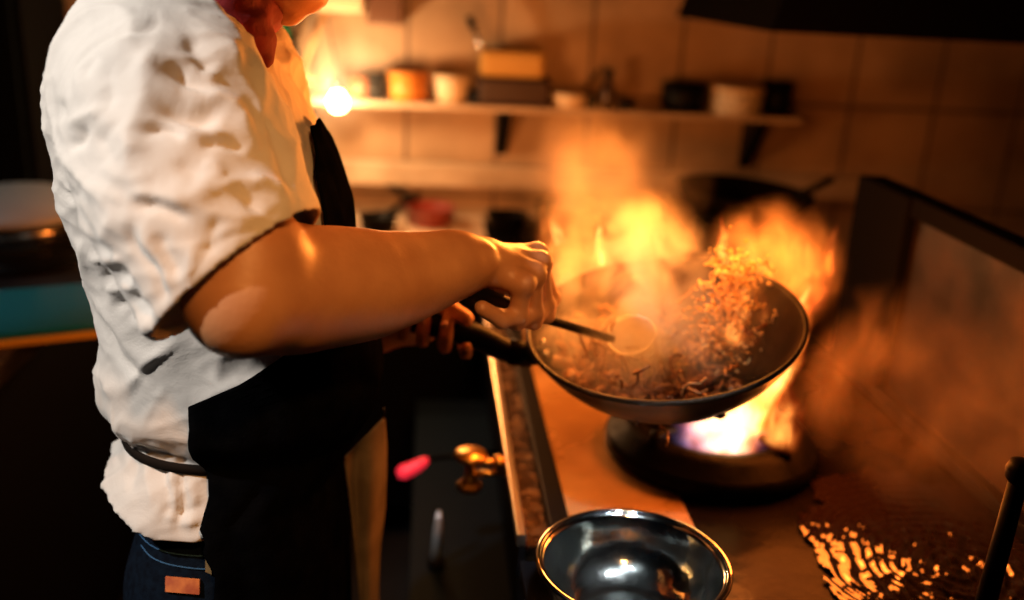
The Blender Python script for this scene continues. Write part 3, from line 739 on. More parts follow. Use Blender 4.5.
# left arm and hand round the wok handle
E_L = np.array([-.235, 1.27, 1.15]); WL = Py(380, 330, 1.175)
B.chain([SL, (SL+E_L)/2, E_L, E_L*.5+WL*.5, WL], [.056, .048, .042, .040, .027], .02)
HC_ = lambda px: HANDLE[int(np.argmin([abs(proj(h)[0]-px) for h in HANDLE]))]
hp = Py(404, 322, 1.172)
B.cap(WL, hp, .026, .022, .015); B.ell(Py(412, 325, 1.175), (.040, .018, .028), k=.014)
def hring(px, ang, off, dx=0):
    """point at angle (deg, 0 = away from camera, 90 = below, 180 = towards camera, 270 = above) round the wok handle"""
    c = HC_(px); a = R(ang); d = np.array([.10, 1.0, 0.0])*math.cos(a)+np.array([0, 0, -1.0])*math.sin(a)
    return c+d*off+np.array([dx, 0, 0])
for px, aend, r in ((410, 225, .0078), (425, 222, .0088), (443, 222, .0095), (463, 150, .0092)):
    o_ = .0165+r*.8
    angs = [20, 80, 130, 175, aend] if aend > 200 else [20, 75, 115, aend]
    pts = [hring(px, a, o_, (i-2)*.0015) for i, a in enumerate(angs)]
    rs = np.linspace(r*1.12, r*.9, len(pts)); 
    for i in range(len(pts)-1): B.cap(pts[i], pts[i+1], rs[i], rs[i+1], .0035)
B.chain([hring(412, 330, .030), hring(425, 300, .030), hring(440, 268, .029), hring(458, 240, .028)], [.017, .0128, .0112, .0100], .006)
# neck and head, tilted down towards the wok
ta = R(35); hf = np.array([math.cos(ta)*.97, .24*math.cos(ta), -math.sin(ta)]); hf /= np.linalg.norm(hf)
hs = np.cross([math.sin(ta), 0, math.cos(ta)], hf); hs /= np.linalg.norm(hs); hu = np.cross(hf, hs)
if hu[2] < 0: hu = -hu
HM = np.stack([hf, hs, hu], 1)
CH = Py(284, 21, 1.03); HCn = CH-hf*.073+hu*.112
def hl(f, s, u): return HCn+hf*f+hs*s+hu*u
B.chain([np.array([-.265, 1.02, 1.44]), np.array([-.235, 1.02, 1.50]), hl(-.035, 0, -.05)], [.062, .055, .055], .03)
B.ell(hl(-.015, 0, .03), (.100, .077, .088), HM, .02)
B.ell(hl(.03, 0, -.025), (.065, .066, .085), HM, .02)
B.ell(hl(.045, 0, -.070), (.046, .046, .036), HM, .02)
B.ell(hl(.066, 0, -.100), (.021, .024, .018), HM, .012)
B.ell(hl(.087, 0, -.072), (.011, .022, .0065), HM, .006); B.ell(hl(.085, 0, -.083), (.010, .019, .0065), HM, .005)
B.cap(hl(.086, 0, .008), hl(.106, 0, -.038), .007, .011, .010)
for s in (-1, 1):
    B.ell(hl(.098, s*.010, -.042), (.010, .008, .007), HM, .006)
    B.ell(hl(.084, s*.032, .006), (.016, .017, .011), HM, .010, cut=True)
    B.ell(hl(.079, s*.031, .004), (.0125, .0145, .0105), HM, .003)
    B.ell(hl(.083, s*.030, .024), (.011, .022, .007), HM, .010)
    B.ell(hl(.062, s*.045, -.030), (.020, .018, .016), HM, .016)
    B.ell(hl(-.012, s*.078, -.012), (.017, .007, .031), HM, .006); B.ell(hl(-.008, s*.085, -.010), (.008, .006, .016), HM, .004, cut=True)
V, Fc = B.mesh(); Fc = outward(V, Fc); V = laplacian(V, Fc, 2, .45)
mk('body', V, Fc, M_skin, chef)
# finger nails where they show
M_nail = mat('nail', (.75, .45, .34), .25)
for px, a, r in ((425, 208, .0088), (443, 207, .0095)):
    q = hring(px, a, .0165+r*1.72)
    mk('nail', *lathe([(.0005, .0012), (.003, .001), (.0046, 0), (.0046, -.002)], 16, q, np.array([.05, -1, .35])), M_nail, chef)
# hair
Hh = Field(ax_range((-.30, .05, .006)), ax_range((.90, 1.16, .006)), ax_range((1.45, 1.76, .006)))
Hh.ell(hl(-.022, 0, .038), (.104, .084, .093), HM, .01)
Hh.ell(hl(.085, 0, -.03), (.085, .10, .10), HM, .02, cut=True)
Hh.ell(hl(.02, 0, -.13), (.10, .10, .09), HM, .02, cut=True)
V, Fc = Hh.mesh(); Fc = outward(V, Fc); mk('hair', V, Fc, M_hair, chef)

# --- jacket
st = .0036
J = Field(ax_range((-.45, .02, st)), ax_range((.64, 1.36, st)), ax_range((.91, 1.53, st)))
G = J.grid()
HEM0 = .9455
J.F = smax(torso_sdf(G, 0, .90, 1.490), HEM0+.03*np.clip((-.27-G[0])/.08, 0, 1)-G[2]+0*G[1], .003)
def half_plane(G, p, n): return (G[0]-p[0])*n[0]+(G[1]-p[1])*n[1]+(G[2]-p[2])*n[2]
A_, B_, C_ = Py(308, 221, .800), Py(172, 350, .83), Py(209, 272, .69)
pn = np.cross(B_-A_, C_-A_); pn /= np.linalg.norm(pn)
if pn@(Py(238, 285, .765)-Py(182, 170, .83)) < 0: pn = -pn
S1 = Field(J.xs, J.ys, J.zs)
slv = [Py(158, 66, .888), Py(172, 110, .862), Py(186, 165, .832), Py(208, 222, .80), Py(240, 282, .775), Py(268, 330, .75)]
S1.chain(slv, [.076, .085, .087, .083, .077, .078], .03)
S1.F = smax(S1.F, half_plane(G, A_, pn), .002)
# flatten where two surfaces meet: sleeve lies over the body with a crease
J.F = smin(J.F, S1.F, .022)
S2 = Field(J.xs, J.ys, J.zs)
s2 = [np.array([-.232, 1.150, 1.385]), np.array([-.225, 1.20, 1.30]), np.array([-.222, 1.235, 1.235]), np.array([-.225, 1.26, 1.17])]
S2.chain(s2, [.078, .084, .080, .082], .02)
p2n = np.array([0, .3, -1.0]); p2n /= np.linalg.norm(p2n)
S2.F = smax(S2.F, half_plane(G, s2[2], p2n), .002)
J.F = smin(J.F, S2.F, .014)
del G
V, Fc = J.mesh(); Fc = outward(V, Fc)
N0 = normals(V, Fc)
# open the hem, the cuffs and the neck
fc = V[Fc].mean(1); fn = np.cross(V[Fc[:, 2]]-V[Fc[:, 0]], V[Fc[:, 3]]-V[Fc[:, 1]]); fn /= np.maximum(np.linalg.norm(fn, axis=1), 1e-12)[:, None]
kill = (np.abs(fc[:, 2]-HEM0-.03*np.clip((-.27-fc[:, 0])/.08, 0, 1)) < .004) & (fn[:, 2] < -.75)
kill |= (np.abs((fc-A_)@pn) < .005) & (fn@pn > .93) & (fc[:, 1] < .95)
kill |= (np.abs((fc-s2[2])@p2n) < .005) & (fn@p2n > .93) & (fc[:, 1] > 1.1)
kill |= (fc[:, 2] > 1.482) & (fn[:, 2] > .8)
Fk = Fc[~kill]
V = laplacian(V, Fk, 2, .4); N0 = normals(V, Fk)
qx, qy = proj_arr(V)
near = np.clip(((C0-V)*N0).sum(1)/np.linalg.norm(C0-V, axis=1)*3+.3, 0, 1)
# folds: (polyline, half width px, height m); negative = valley
FOLDS = [
 ([(157, -5), (156, 20), (150, 32), (118, 36), (92, 50), (74, 74), (64, 110)], 3.5, -.0035),
 ([(150, 40), (120, 44), (98, 58), (82, 80), (74, 115)], 9, .0045),
 ([(178, 34), (192, 44), (204, 62), (216, 78)], 9, -.0085),
 ([(184, 24), (205, 34), (226, 52), (244, 78)], 7, .006),
 ([(174, 62), (183, 76), (196, 88), (213, 102)], 6, -.010),
 ([(190, 62), (204, 72), (222, 84)], 4, .005),
 ([(172, 82), (196, 92), (217, 104), (240, 121), (262, 150)], 8, .014),
 ([(150, 118), (176, 114), (204, 118), (226, 128)], 9, -.010),
 ([(303, 210), (262, 226), (212, 250), (184, 280), (166, 322)], 1.8, -.0022),
 ([(140, 60), (165, 90), (185, 100)], 10, .004), ([(96, 160), (120, 175), (160, 182)], 9, .004), ([(90, 100), (120, 130), (150, 160)], 10, .004),
 ([(142, 137), (164, 130), (190, 133)], 5, -.0075),
 ([(150, 123), (180, 125), (215, 136), (246, 146)], 5, .0065),
 ([(196, 142), (222, 145), (244, 152)], 4.5, -.006),
 ([(157, 20), (153, 60), (140, 105), (129, 150), (126, 190)], 14, .0065),
 ([(104, 52), (92, 66), (84, 84)], 5, -.006),
 ([(118, 60), (108, 90), (104, 118)], 6, -.003),
 ([(54, 96), (58, 112), (60, 122)], 4, -.006),
 ([(60, 142), (74, 144), (82, 134), (88, 126)], 5, -.0075),
 ([(64, 126), (84, 118), (106, 112)], 5, .005),
 ([(92, 150), (108, 136), (128, 118)], 6, -.004),
 ([(58, 176), (66, 190), (78, 204)], 4, -.006),
 ([(88, 188), (110, 192), (128, 202)], 6, .004),
 ([(124, 200), (150, 208), (176, 214), (192, 216)], 5, -.0075),
 ([(126, 192), (160, 198), (196, 206)], 6, .005),
 ([(127, 214), (134, 236), (146, 262), (162, 292), (170, 318)], 4.5, -.0065),
 ([(140, 215), (150, 245), (164, 275), (172, 300)], 6, .0045),
 ([(165, 190), (180, 196), (200, 190), (220, 176)], 8, .004),
 ([(160, 232), (168, 262), (176, 282)], 6, -.0055),
 ([(196, 238), (190, 262), (180, 288)], 5, .005),
 ([(212, 214), (214, 235), (204, 258)], 6, -.005),
 ([(236, 180), (246, 200), (262, 212), (290, 212)], 6, -.005),
 ([(250, 168), (266, 184), (288, 196)], 5, .005),
 ([(170, 160), (190, 168), (206, 182)], 6, -.004),
 ([(198, 160), (214, 168), (226, 184)], 5, .004),
 ([(60, 205), (80, 228), (102, 256), (124, 288), (146, 320), (166, 348)], 6, -.009),
 ([(86, 262), (106, 261), (122, 256)], 3.5, .005),
 ([(98, 272), (114, 280), (124, 276)], 4, -.0065),
 ([(104, 290), (118, 288), (132, 290)], 3.5, .005),
 ([(112, 300), (124, 303), (140, 301)], 4, -.0065),
 ([(122, 316), (136, 312), (148, 322)], 5, -.005),
 ([(88, 300), (104, 326), (122, 352), (146, 380), (168, 400)], 4, -.006),
 ([(96, 296), (112, 322), (136, 350), (160, 372)], 7, .006),

 ([(190, 404), (222, 392), (254, 376), (272, 366)], 4.5, .0045),
 ([(96, 345), (100, 375), (116, 402)], 5, .004),
 ([(238, 64), (256, 96), (274, 140), (290, 182), (300, 206)], 5, -.005),
 ([(224, 50), (244, 78), (262, 118), (276, 160)], 5, .004),
 ([(254, 54), (276, 98), (294, 150)], 4, .003),
 ([(110, 470), (124, 450), (134, 430)], 6, .005), ([(128, 498), (138, 470), (140, 440)], 5, -.004),
 ([(150, 520), (152, 480), (146, 445)], 6, .0045), ([(165, 522), (168, 485), (160, 450)], 5, -.005),
 ([(181, 536), (181, 500), (186, 450)], 3, -.007), ([(174, 534), (173, 500), (176, 452)], 4, .004), ([(195, 538), (192, 500), (194, 470)], 5, .004),
 ([(160, 505), (180, 512), (205, 500)], 4, -.004), ([(165, 514), (185, 520), (208, 515)], 4, .003),
]
disp = np.zeros(len(V))
for pts, wd, h in FOLDS:
    d, T = seg_dist(qx+2.5*np.sin(qy*.11), qy+2.5*np.sin(qx*.09), spline(pts, len(pts)*3)) ; tp_ = np.clip(np.minimum(T, 1-T)/.3, 0, 1); tp_ = tp_*tp_*(3-2*tp_)
    disp += h*(.78 if h < 0 else .95)*np.exp(-((d/(wd*1.15))**(1.25 if h > 0 else 1.7)))*tp_
disp *= near
nz = np.array([mnoise.fractal(Vector((v[0]*9+7, v[1]*9, v[2]*5)), 1.0, 2.0, 3) for v in V])
def ridged(v, s, o):
    q = Vector((v[0]*.9+v[2]*.35+o, v[1], v[2]*1.0-v[0]*.3)); h_ = q*7; wq = Vector((mnoise.noise(h_), mnoise.noise(h_+Vector((31.4, 7.7, 3.1))), mnoise.noise(h_+Vector((5.2, 19.3, 41.9)))))*.055
    p = (q+wq)*s; p.x *= .55
    return (1-abs(mnoise.noise(p))*2.1)
nz2 = np.array([.0046*max(ridged(v, 11, 14), -.4)**3+.0012*max(ridged(v, 27, 8), -.4)**3+.0006*ridged(v, 52, 1) for v in V])
V2 = V+N0*(disp*1.15+nz*.0025+nz2*1.35-.002)[:, None]
# keep the cut edges clean
lock = np.clip(np.abs((V-A_)@pn)/.012, .25, 1); sel = V[:, 1] < .9
V2 = np.where(sel[:, None], V+(V2-V)*lock[:, None], V2)
V2 = laplacian(V2, Fk, 1, .35)
used = np.unique(Fk); rm = np.full(len(V2), -1); rm[used] = np.arange(len(used))
jac = mk('jacket', V2[used], rm[Fk], M_cloth, chef)
md = jac.modifiers.new('thick', 'SOLIDIFY'); md.thickness = .0024; md.offset = -1
# stitched hem band of the sleeve and jacket side seam are in the folds; red piping down the front edge
def tfront(px, py, y, off=.002):
    z = Py(px, py, y)[2]; xc, a, b = slices(z); p = 2.35
    s = min(abs((y-YC-.02)/b), .999); return np.array([xc+a*(1-s**p)**(1/p)+off, y, z])
mk('piping', *tube([tfront(x, y, yy, .004) for x, y, yy in ((250, 30, .945), (262, 52, .935), (272, 78, .93), (284, 104, .925), (296, 134, .92), (306, 165, .92))], .0022, 8), M_piping, jac)
# collar
ring = []
for k in range(33):
    a = 2*math.pi*k/32; ring.append(np.array([-.248+.066*math.cos(a), 1.02-.068*math.sin(a), 1.482-.030*math.cos(a)-.004]))
colV, colF = [], []
for k in range(32):
    for h_, o_ in ((-.01, .006), (.012, .004), (.030, -.002), (.031, -.006), (.010, -.002)):
        q = ring[k]; d = q-np.array([-.248, 1.02, q[2]]); d /= np.linalg.norm(d); colV.append(q+d*o_+np.array([0, 0, h_]))
for k in range(32):
    for j in range(4): colF.append((k*5+j, ((k+1) % 32)*5+j, ((k+1) % 32)*5+j+1, k*5+j+1))
col = mk('collar', colV, colF, M_cloth, chef)

# --- red neckerchief
K = Field(ax_range((-.36, -.10, .004)), ax_range((.88, 1.16, .004)), ax_range((1.38, 1.56, .004)))
rg = [np.array([-.240+.070*math.cos(2*math.pi*k/24), 1.02-.070*math.sin(2*math.pi*k/24), 1.497-.038*math.cos(2*math.pi*k/24)]) for k in range(25)]
K.chain(rg, [.019]*25, .012)
for x, y, yy, r in ((228, 8, .96, .020), (243, 24, .965, .020), (254, 38, .975, .016), (262, 50, .98, .010)): K.ell(Py(x, y, yy), (r, r*1.3, r*1.25), k=.015)
K.cap(Py(250, 30, .97), Py(266, 62, .975), .014, .005, .012)
V, Fc = K.mesh(); Fc = outward(V, Fc); N0 = normals(V, Fc)
nz = np.array([mnoise.noise(Vector((v[0]*30, v[1]*40, v[2]*70))) for v in V]); V = V+N0*(nz*.004)[:, None]
mk('neckerchief', V, Fc, M_red, chef)

# --- apron
EDGE = [(300, 136, .925), (309, 180, .91), (318, 220, .90), (312, 300, .88), (292, 348, .87), (245, 378, .865), (190, 405, .855), (196, 470, .85), (206, 540, .85), (215, 600, .85), (222, 680, .85), (236, 900, .85)]
ez, ea = [], []
for q in EDGE:
    w_ = Py(*q); xc, a, b = slices(w_[2]); c = np.clip((w_[0]-xc)/(a+.008), -.98, .995)
    # superellipse parameter
    s = (1-abs(c)**2.35)**(1/2.35); ea.append(math.atan2(s, c)); ez.append(w_[2])
o = np.argsort(ez); ez = np.array(ez)[o]; ea = np.array(ea)[o]
ztop = float(ez[-1]); nzs, nth = 120, 72
zs_ = np.linspace(.47, ztop, nzs); AV = []
for z in zs_:
    e_ = np.interp(z, ez, ea); th = np.linspace(e_, -e_, nth)
    row = tsurf(th, max(z, .775), .009)
    row[:, 2] = z
    for i in range(nth):
        f = mnoise.noise(Vector((float(th[i])*3.5, float(z)*2, 1)))*.010*(1 if z < 1.0 else .35)+mnoise.noise(Vector((float(th[i])*8, float(z)*6, 5)))*.003
        d = np.array([math.cos(th[i]), -math.sin(th[i]), 0]); row[i] += d*(f+.004)
    AV.append(row)
AV = np.array(AV).reshape(-1, 3); idx = np.arange(nzs*nth).reshape(nzs, nth)
AF = np.stack([idx[:-1, :-1], idx[:-1, 1:], idx[1:, 1:], idx[1:, :-1]], 2).reshape(-1, 4)
apr = mk('apron', AV, AF, M_apron, chef); md = apr.modifiers.new('thick', 'SOLIDIFY'); md.thickness = .003; md.offset = 0
# waist tie round the back, with a hanging loop at the side
zt = 1.017
tie = [tsurf(np.array(a), zt, .006) for a in np.linspace(float(np.interp(zt, ez, ea))-.05, 2*math.pi-float(np.interp(zt, ez, ea))+.05, 40)]
def ribbon(pts, hh, t=.0015):
    vs = []; fs = []
    for i, p in enumerate(pts):
        tg = pts[min(i+1, len(pts)-1)]-pts[max(i-1, 0)]; n_ = np.cross(tg, [0, 0, 1.0]); n_ /= max(np.linalg.norm(n_), 1e-9)
        for a, b in ((hh, t), (hh, -t), (-hh, -t), (-hh, t)): vs.append(p+np.array([0, 0, a])+n_*b)
    for i in range(len(pts)-1):
        for k in range(4): fs.append((i*4+k, i*4+(k+1) % 4, i*4+4+(k+1) % 4, i*4+4+k))
    fs += [(0, 1, 2, 3), tuple(len(vs)-4+k for k in range(4))[::-1]]
    return vs, fs
M_tie = mat('dark_brown_tie', (.012, .008, .006), .9, Specular_IOR_Level=.1)
mk('waist_tie', *ribbon(tie, .005), M_tie, apr)
kn = Py(134, 424, .925)
mk('tie_knot', *join(tube(spline([kn+[-.012, 0, -.010], kn+[-.004, -.012, .010], kn+[.010, -.012, .012], kn+[.014, -.006, -.002], kn+[.002, -.010, -.014], kn+[-.012, 0, -.010]], 18), .0055, 8), tube([kn+[.004, -.012, .004], kn+[-.004, -.014, -.008]], .009, 10)), M_tie, apr)
a_, b_ = Py(124, 432, .905), Py(137, 412, .90)
mk('metal_clip', *tube([a_, b_], [.0042, .0035], 10), mat('pale_clip', (.7, .6, .42), .4), apr)

# --- jeans
BACK = [(z, max(x, -.338)) for z, x in BACK]
D_ = Field(ax_range((-.42, -.04, .007)), ax_range((.82, 1.22, .007)), ax_range((.06, 1.0, .009)))
G = D_.grid(); D_.F = torso_sdf(G, -.018, .80, .965)
for s, x0 in ((-1, -.235), (1, -.205)):
    D_.chain([np.array([x0, 1.02+s*.085, .84]), np.array([x0+.01, 1.02+s*.09, .52]), np.array([x0-.005, 1.02+s*.095, .30]), np.array([x0-.01, 1.02+s*.10, .085])], [.092, .068, .062, .058], .03)
V, Fc = D_.mesh(); Fc = outward(V, Fc); V = laplacian(V, Fc, 1)
jeans = mk('jeans', V, Fc, M_denim, chef)
from mathutils.bvhtree import BVHTree
_bvh = BVHTree.FromPolygons([tuple(map(float, v)) for v in V], [tuple(map(int, f)) for f in Fc])
def on_side(px, py, off=.0015):
    d = ray(px, py); d = d/np.linalg.norm(d); h = _bvh.ray_cast(Vector(C0), Vector(d))[0]
    return (np.array(h) if h is not None else Py(px, py, .95))-d*off
for ln_ in ([(136, 526), (142, 537), (152, 546), (166, 552), (184, 555), (200, 556), (216, 555)], [(141, 545), (150, 556), (164, 563), (182, 567), (200, 569), (217, 569)]):
    mk('stitching', *tube([on_side(*q) for q in spline(ln_, 24)],   .0007, 6), M_stitch, jeans)
def patch_on(name, x0, x1, y0, y1, m, t=.002, parent=None, nx=6, ny=4):
    vs = []; 
    for j in range(ny):
        for i in range(nx):
            vs.append(on_side(x0+(x1-x0)*i/(nx-1), y0+(y1-y0)*j/(ny-1)+(i/(nx-1))*3)+np.array([0, -t*1.5, 0]))
    vs += [v+np.array([0, t*1.5, 0]) for v in vs]; n_ = nx*ny; fs = []
    for j in range(ny-1):
        for i in range(nx-1):
            a = j*nx+i; fs += [(a, a+1, a+nx+1, a+nx), (a+n_, a+nx+n_, a+nx+1+n_, a+1+n_)]
    for i in range(nx-1): fs += [(i, i+n_, i+1+n_, i+1), (n_-nx+i, n_-nx+i+1, 2*n_-nx+i+1, 2*n_-nx+i)]
    for j in range(ny-1): fs += [(j*nx, (j+1)*nx, (j+1)*nx+n_, j*nx+n_), (j*nx+nx-1, j*nx+nx-1+n_, (j+1)*nx+nx-1+n_, (j+1)*nx+nx-1)]
    return mk(name, vs, fs, m, parent, smooth=False)
patch_on('back_patch', 166, 200, 576, 590, M_patch, parent=jeans)
patch_on('belt_loop', 206, 212, 552, 570, mat('tan_thread', (.3, .17, .06), .7), parent=jeans, nx=3)
# shoes
for s, x0 in ((-1, -.245), (1, -.215)):
    Sh = Field(ax_range((x0-.08, x0+.24, .006)), ax_range((1.02+s*.1-.07, 1.02+s*.1+.07, .006)), ax_range((-.02, .16, .005)))
    y0 = 1.02+s*.10
    Sh.chain([np.array([x0-.02, y0, .045]), np.array([x0+.08, y0, .042]), np.array([x0+.17, y0+s*.004, .034])], [.043, .044, .040], .02)
    Sh.cap(np.array([x0, y0, .05]), np.array([x0, y0, .11]), .042, .045, .03)
    Sh.F = smax(Sh.F, .001-Sh.grid()[2], .004)
    V, Fc = Sh.mesh(); mk('shoe', V, outward(V, Fc), M_black, chef)
# tan cloth hanging in front of the apron
cv = []; cols = 22; rows = 40
ptsL = spline([(343, 458), (349, 500), (354, 550), (360, 610), (366, 680)], rows); ptsR = spline([(383, 418), (385, 450), (384, 500), (380, 560), (378, 680)], rows)
for j in range(rows):
    for i in range(cols):
        t = i/(cols-1); x = ptsL[j][0]*(1-t)+ptsR[j][0]*t; y = ptsL[j][1]*(1-t)+ptsR[j][1]*t
        cv.append(Py(x, y, 1.03+.05*t+.010*math.sin(t*7+j*.06)+.004*math.sin(j*.3)))
cf = [(j*cols+i, j*cols+i+1, (j+1)*cols+i+1, (j+1)*cols+i) for j in range(rows-1) for i in range(cols-1)]
tw = mk('side_cloth', cv, cf, M_tan, chef); md = tw.modifiers.new('thick', 'SOLIDIFY'); md.thickness = .003
tw['label'] = 'tan cloth hanging at the front of the apron'
a_ = [Py(384, 408, 1.09), Py(384, 430, 1.09), Py(378, 436, 1.085), Py(373, 446, 1.08), Py(376, 468, 1.08), Py(381, 486, 1.08)]
mk('cord', *tube(spline(a_, 20), .0018, 8), M_black, tw)

# ------------------------------------------------------------------ fire and steam: real volumes
def vol_domain(name, rx, L, prof, n=20, m_=14):
    vs, fs = [], []
    for i in range(m_+1):
        h = i/m_; r = max(float(np.interp(h, *zip(*prof)))*rx*1.12, .0008)
        for k in range(n):
            a = 2*math.pi*k/n; vs.append((r*math.cos(a), r*math.sin(a), (h*1.06-.03)*L))
    for i in range(m_):
        for k in range(n): fs.append((i*n+k, i*n+(k+1) % n, (i+1)*n+(k+1) % n, (i+1)*n+k))
    fs.append(tuple(range(n))[::-1]); fs.append(tuple(m_*n+k for k in range(n)))
    return vs, fs
def math_(N, L, op, a, b=None, c=None, clamp=False):
    n = N.new('ShaderNodeMath'); n.operation = op; n.use_clamp = clamp
    for i, v in enumerate((a, b, c)):
        if v is None: continue
        if hasattr(v, 'default_value') or hasattr(v, 'is_linked'): L.new(v, n.inputs[i])
        else: n.inputs[i].default_value = v
    return n.outputs[0]
FPROF = [(0, .55), (.12, .95), (.28, 1.0), (.5, .75), (.72, .45), (.9, .2), (1, .04)]
def flame(name, label, p0, p1, rad, strength, seed, cool=0.0, wisp=.5, blue=False, prof=FPROF, warp=.55, group=None, edge=.55, flat=1.0, tint=0.0):
    p0, p1 = np.array(p0, float), np.array(p1, float); L_ = float(np.linalg.norm(p1-p0))
    vs, fs = vol_domain(name, rad*1.25, L_, prof)
    m = bpy.data.materials.new(name+'_fire'); m.use_nodes = True; N, L = nt(m); N.clear()
    out = N.new('ShaderNodeOutputMaterial'); em = N.new('ShaderNodeEmission'); L.new(em.outputs[0], out.inputs['Volume'])
    tc = N.new('ShaderNodeTexCoord'); sx = N.new('ShaderNodeVectorMath'); sx.operation = 'DIVIDE'; sx.inputs[1].default_value = (rad, rad*flat, L_)
    L.new(tc.outputs['Object'], sx.inputs[0])
    # warp
    n1 = N.new('ShaderNodeTexNoise'); n1.inputs['Scale'].default_value = 1.0; n1.inputs['Detail'].default_value = 2.5
    mp = N.new('ShaderNodeMapping'); k = .9/rad if rad < .03 else 26; mp.inputs['Scale'].default_value = (k, k, k*.55); mp.inputs['Location'].default_value = (seed*3.7, seed*1.3, seed*2.1)
    L.new(tc.outputs['Object'], mp.inputs[0]); L.new(mp.outputs[0], n1.inputs['Vector'])
    sub = N.new('ShaderNodeVectorMath'); sub.operation = 'SUBTRACT'; sub.inputs[1].default_value = (.5, .5, .5); L.new(n1.outputs['Color'], sub.inputs[0])
    sc_ = N.new('ShaderNodeVectorMath'); sc_.operation = 'MULTIPLY'; sc_.inputs[1].default_value = (warp*2.4, warp*2.4, warp*.5); L.new(sub.outputs[0], sc_.inputs[0])
    ad = N.new('ShaderNodeVectorMath'); ad.operation = 'ADD'; L.new(sx.outputs[0], ad.inputs[0]); L.new(sc_.outputs[0], ad.inputs[1])
    sp = N.new('ShaderNodeSeparateXYZ'); L.new(ad.outputs[0], sp.inputs[0])
    r = math_(N, L, 'SQRT', math_(N, L, 'ADD', math_(N, L, 'MULTIPLY', sp.outputs[0], sp.outputs[0]), math_(N, L, 'MULTIPLY', sp.outputs[1], sp.outputs[1])))
    cr = N.new('ShaderNodeValToRGB'); cr.color_ramp.interpolation = 'B_SPLINE'
    els = cr.color_ramp.elements; els[0].position = 0; els[0].color = (prof[0][1],)*3+(1,); els[1].position = 1; els[1].color = (0, 0, 0, 1)
    for h, v in prof[1:-1]: e_ = els.new(h); e_.color = (v, v, v, 1)
    L.new(sp.outputs[2], cr.inputs[0])
    s = math_(N, L, 'SUBTRACT', cr.outputs[0], r)
    s = math_(N, L, 'DIVIDE', s, edge, clamp=True)
    n2 = N.new('ShaderNodeTexNoise'); n2.inputs['Detail'].default_value = 3; n2.inputs['Distortion'].default_value = .7; n2.inputs['Scale'].default_value = 1.6
    L.new(mp.outputs[0], n2.inputs['Vector'])
    w_ = N.new('ShaderNodeMapRange'); w_.inputs['From Min'].default_value = .36+.12*wisp; w_.inputs['From Max'].default_value = .62; w_.inputs['To Min'].default_value = 1-wisp
    L.new(n2.outputs[0], w_.inputs[0])
    s = math_(N, L, 'MULTIPLY', s, w_.outputs[0])
    # fade at the ends of the domain
    so = N.new('ShaderNodeSeparateXYZ'); L.new(sx.outputs[0], so.inputs[0])
    f0 = math_(N, L, 'MULTIPLY', so.outputs[2], 14, clamp=True); f1 = math_(N, L, 'MULTIPLY', math_(N, L, 'SUBTRACT', 1.02, so.outputs[2]), 8, clamp=True)
    s = math_(N, L, 'MULTIPLY', s, math_(N, L, 'MULTIPLY', f0, f1))
    col = N.new('ShaderNodeValToRGB'); ce = col.color_ramp.elements
    ce[0].position = 0; ce[0].color = (1, .05+.0*tint, .004, 1); ce[1].position = 1; ce[1].color = (1, .62-.36*cool, .16-.14*cool, 1)
    e_ = ce.new(.45); e_.color = (1, .24-.09*cool, .022, 1)
    L.new(s, col.inputs[0])
    colo = col.outputs[0]
    if blue:
        mx = N.new('ShaderNodeMix'); mx.data_type = 'RGBA'; f = N.new('ShaderNodeMapRange'); f.inputs['From Min'].default_value = .05; f.inputs['From Max'].default_value = .20; f.inputs['To Min'].default_value = 1; f.inputs['To Max'].default_value = 0
        L.new(so.outputs[2], f.inputs[0]); L.new(f.outputs[0], mx.inputs[0]); L.new(colo, mx.inputs[6]); mx.inputs[7].default_value = (.45, .42, 1, 1); colo = mx.outputs[2]
    L.new(colo, em.inputs[0])
    st_ = math_(N, L, 'MULTIPLY', math_(N, L, 'MULTIPLY', s, s), strength/rad)
    L.new(st_, em.inputs[1])
    m.cycles.emission_sampling = 'NONE'
    o = mk(name, vs, fs, m); o.location = Vector([float(c) for c in p0])
    d = Vector([float(c) for c in (p1-p0)]); o.rotation_euler = d.to_track_quat('Z', 'Y').to_euler()
    tag(o, label, 'flame', group, 'stuff')
    return o
# roaring fire out of the burner, bending up past the far side of the wok
fb = np.array([BX, BY, .875])
BUSH = [(0, .8), (.15, 1), (.45, .95), (.7, .7), (.9, .3), (1, .05)]
flame('burner_flame', 'white-hot yellow flame with blue foot roaring out of the black burner', np.array([BX+.006, BY-.018, .874]), P(746, 385, 1.27), .074, 6, 2.0, .1, .35, True, BUSH, .35, edge=.5)
flame('burner_flame', 'orange flame at the far side of the burner', P(772, 446, 1.26), P(790, 372, 1.24), .042, 2.2, 4.0, .7, .7, False, BUSH, .6)
flame('burner_flame', 'yellow flame tongue licking up past the rim of the wok', P(742, 438, 1.25), P(822, 270, 1.255), .032, 5.5, 5.5, .3, .4, False, BUSH, .4, edge=.45)
flame('burner_flame', 'thin orange flame tongue rising highest beyond the rim of the wok', P(808, 318, 1.25), P(838, 212, 1.26), .026, 2.4, 7.7, 1.0, .6, False, FPROF, .7)
G2 = 'flames leaping out of the wok'
flame('wok_flame', 'orange flame leaping just above the far side of the wok', P(762, 292, 1.28), P(766, 222, 1.30), .028, 1.9, 9.1, 1.0, .9, False, BUSH, .9, group=G2)
flame('wok_flame', 'narrow orange flame in front of the unused wok at the back', P(724, 268, 1.30), P(722, 208, 1.30), .013, 2.2, 3.1, .8, .4, group=G2)
flame('wok_flame', 'narrow yellow flame in the bright steam', P(600, 270, 1.34), P(600, 205, 1.34), .014, 3.2, 6.3, .2, .4, group=G2)
flame('wok_flame', 'short yellow flame at the chef side of the bright steam', P(552, 258, 1.40), P(545, 190, 1.42), .026, 2, 8.2, .3, .7, group=G2)
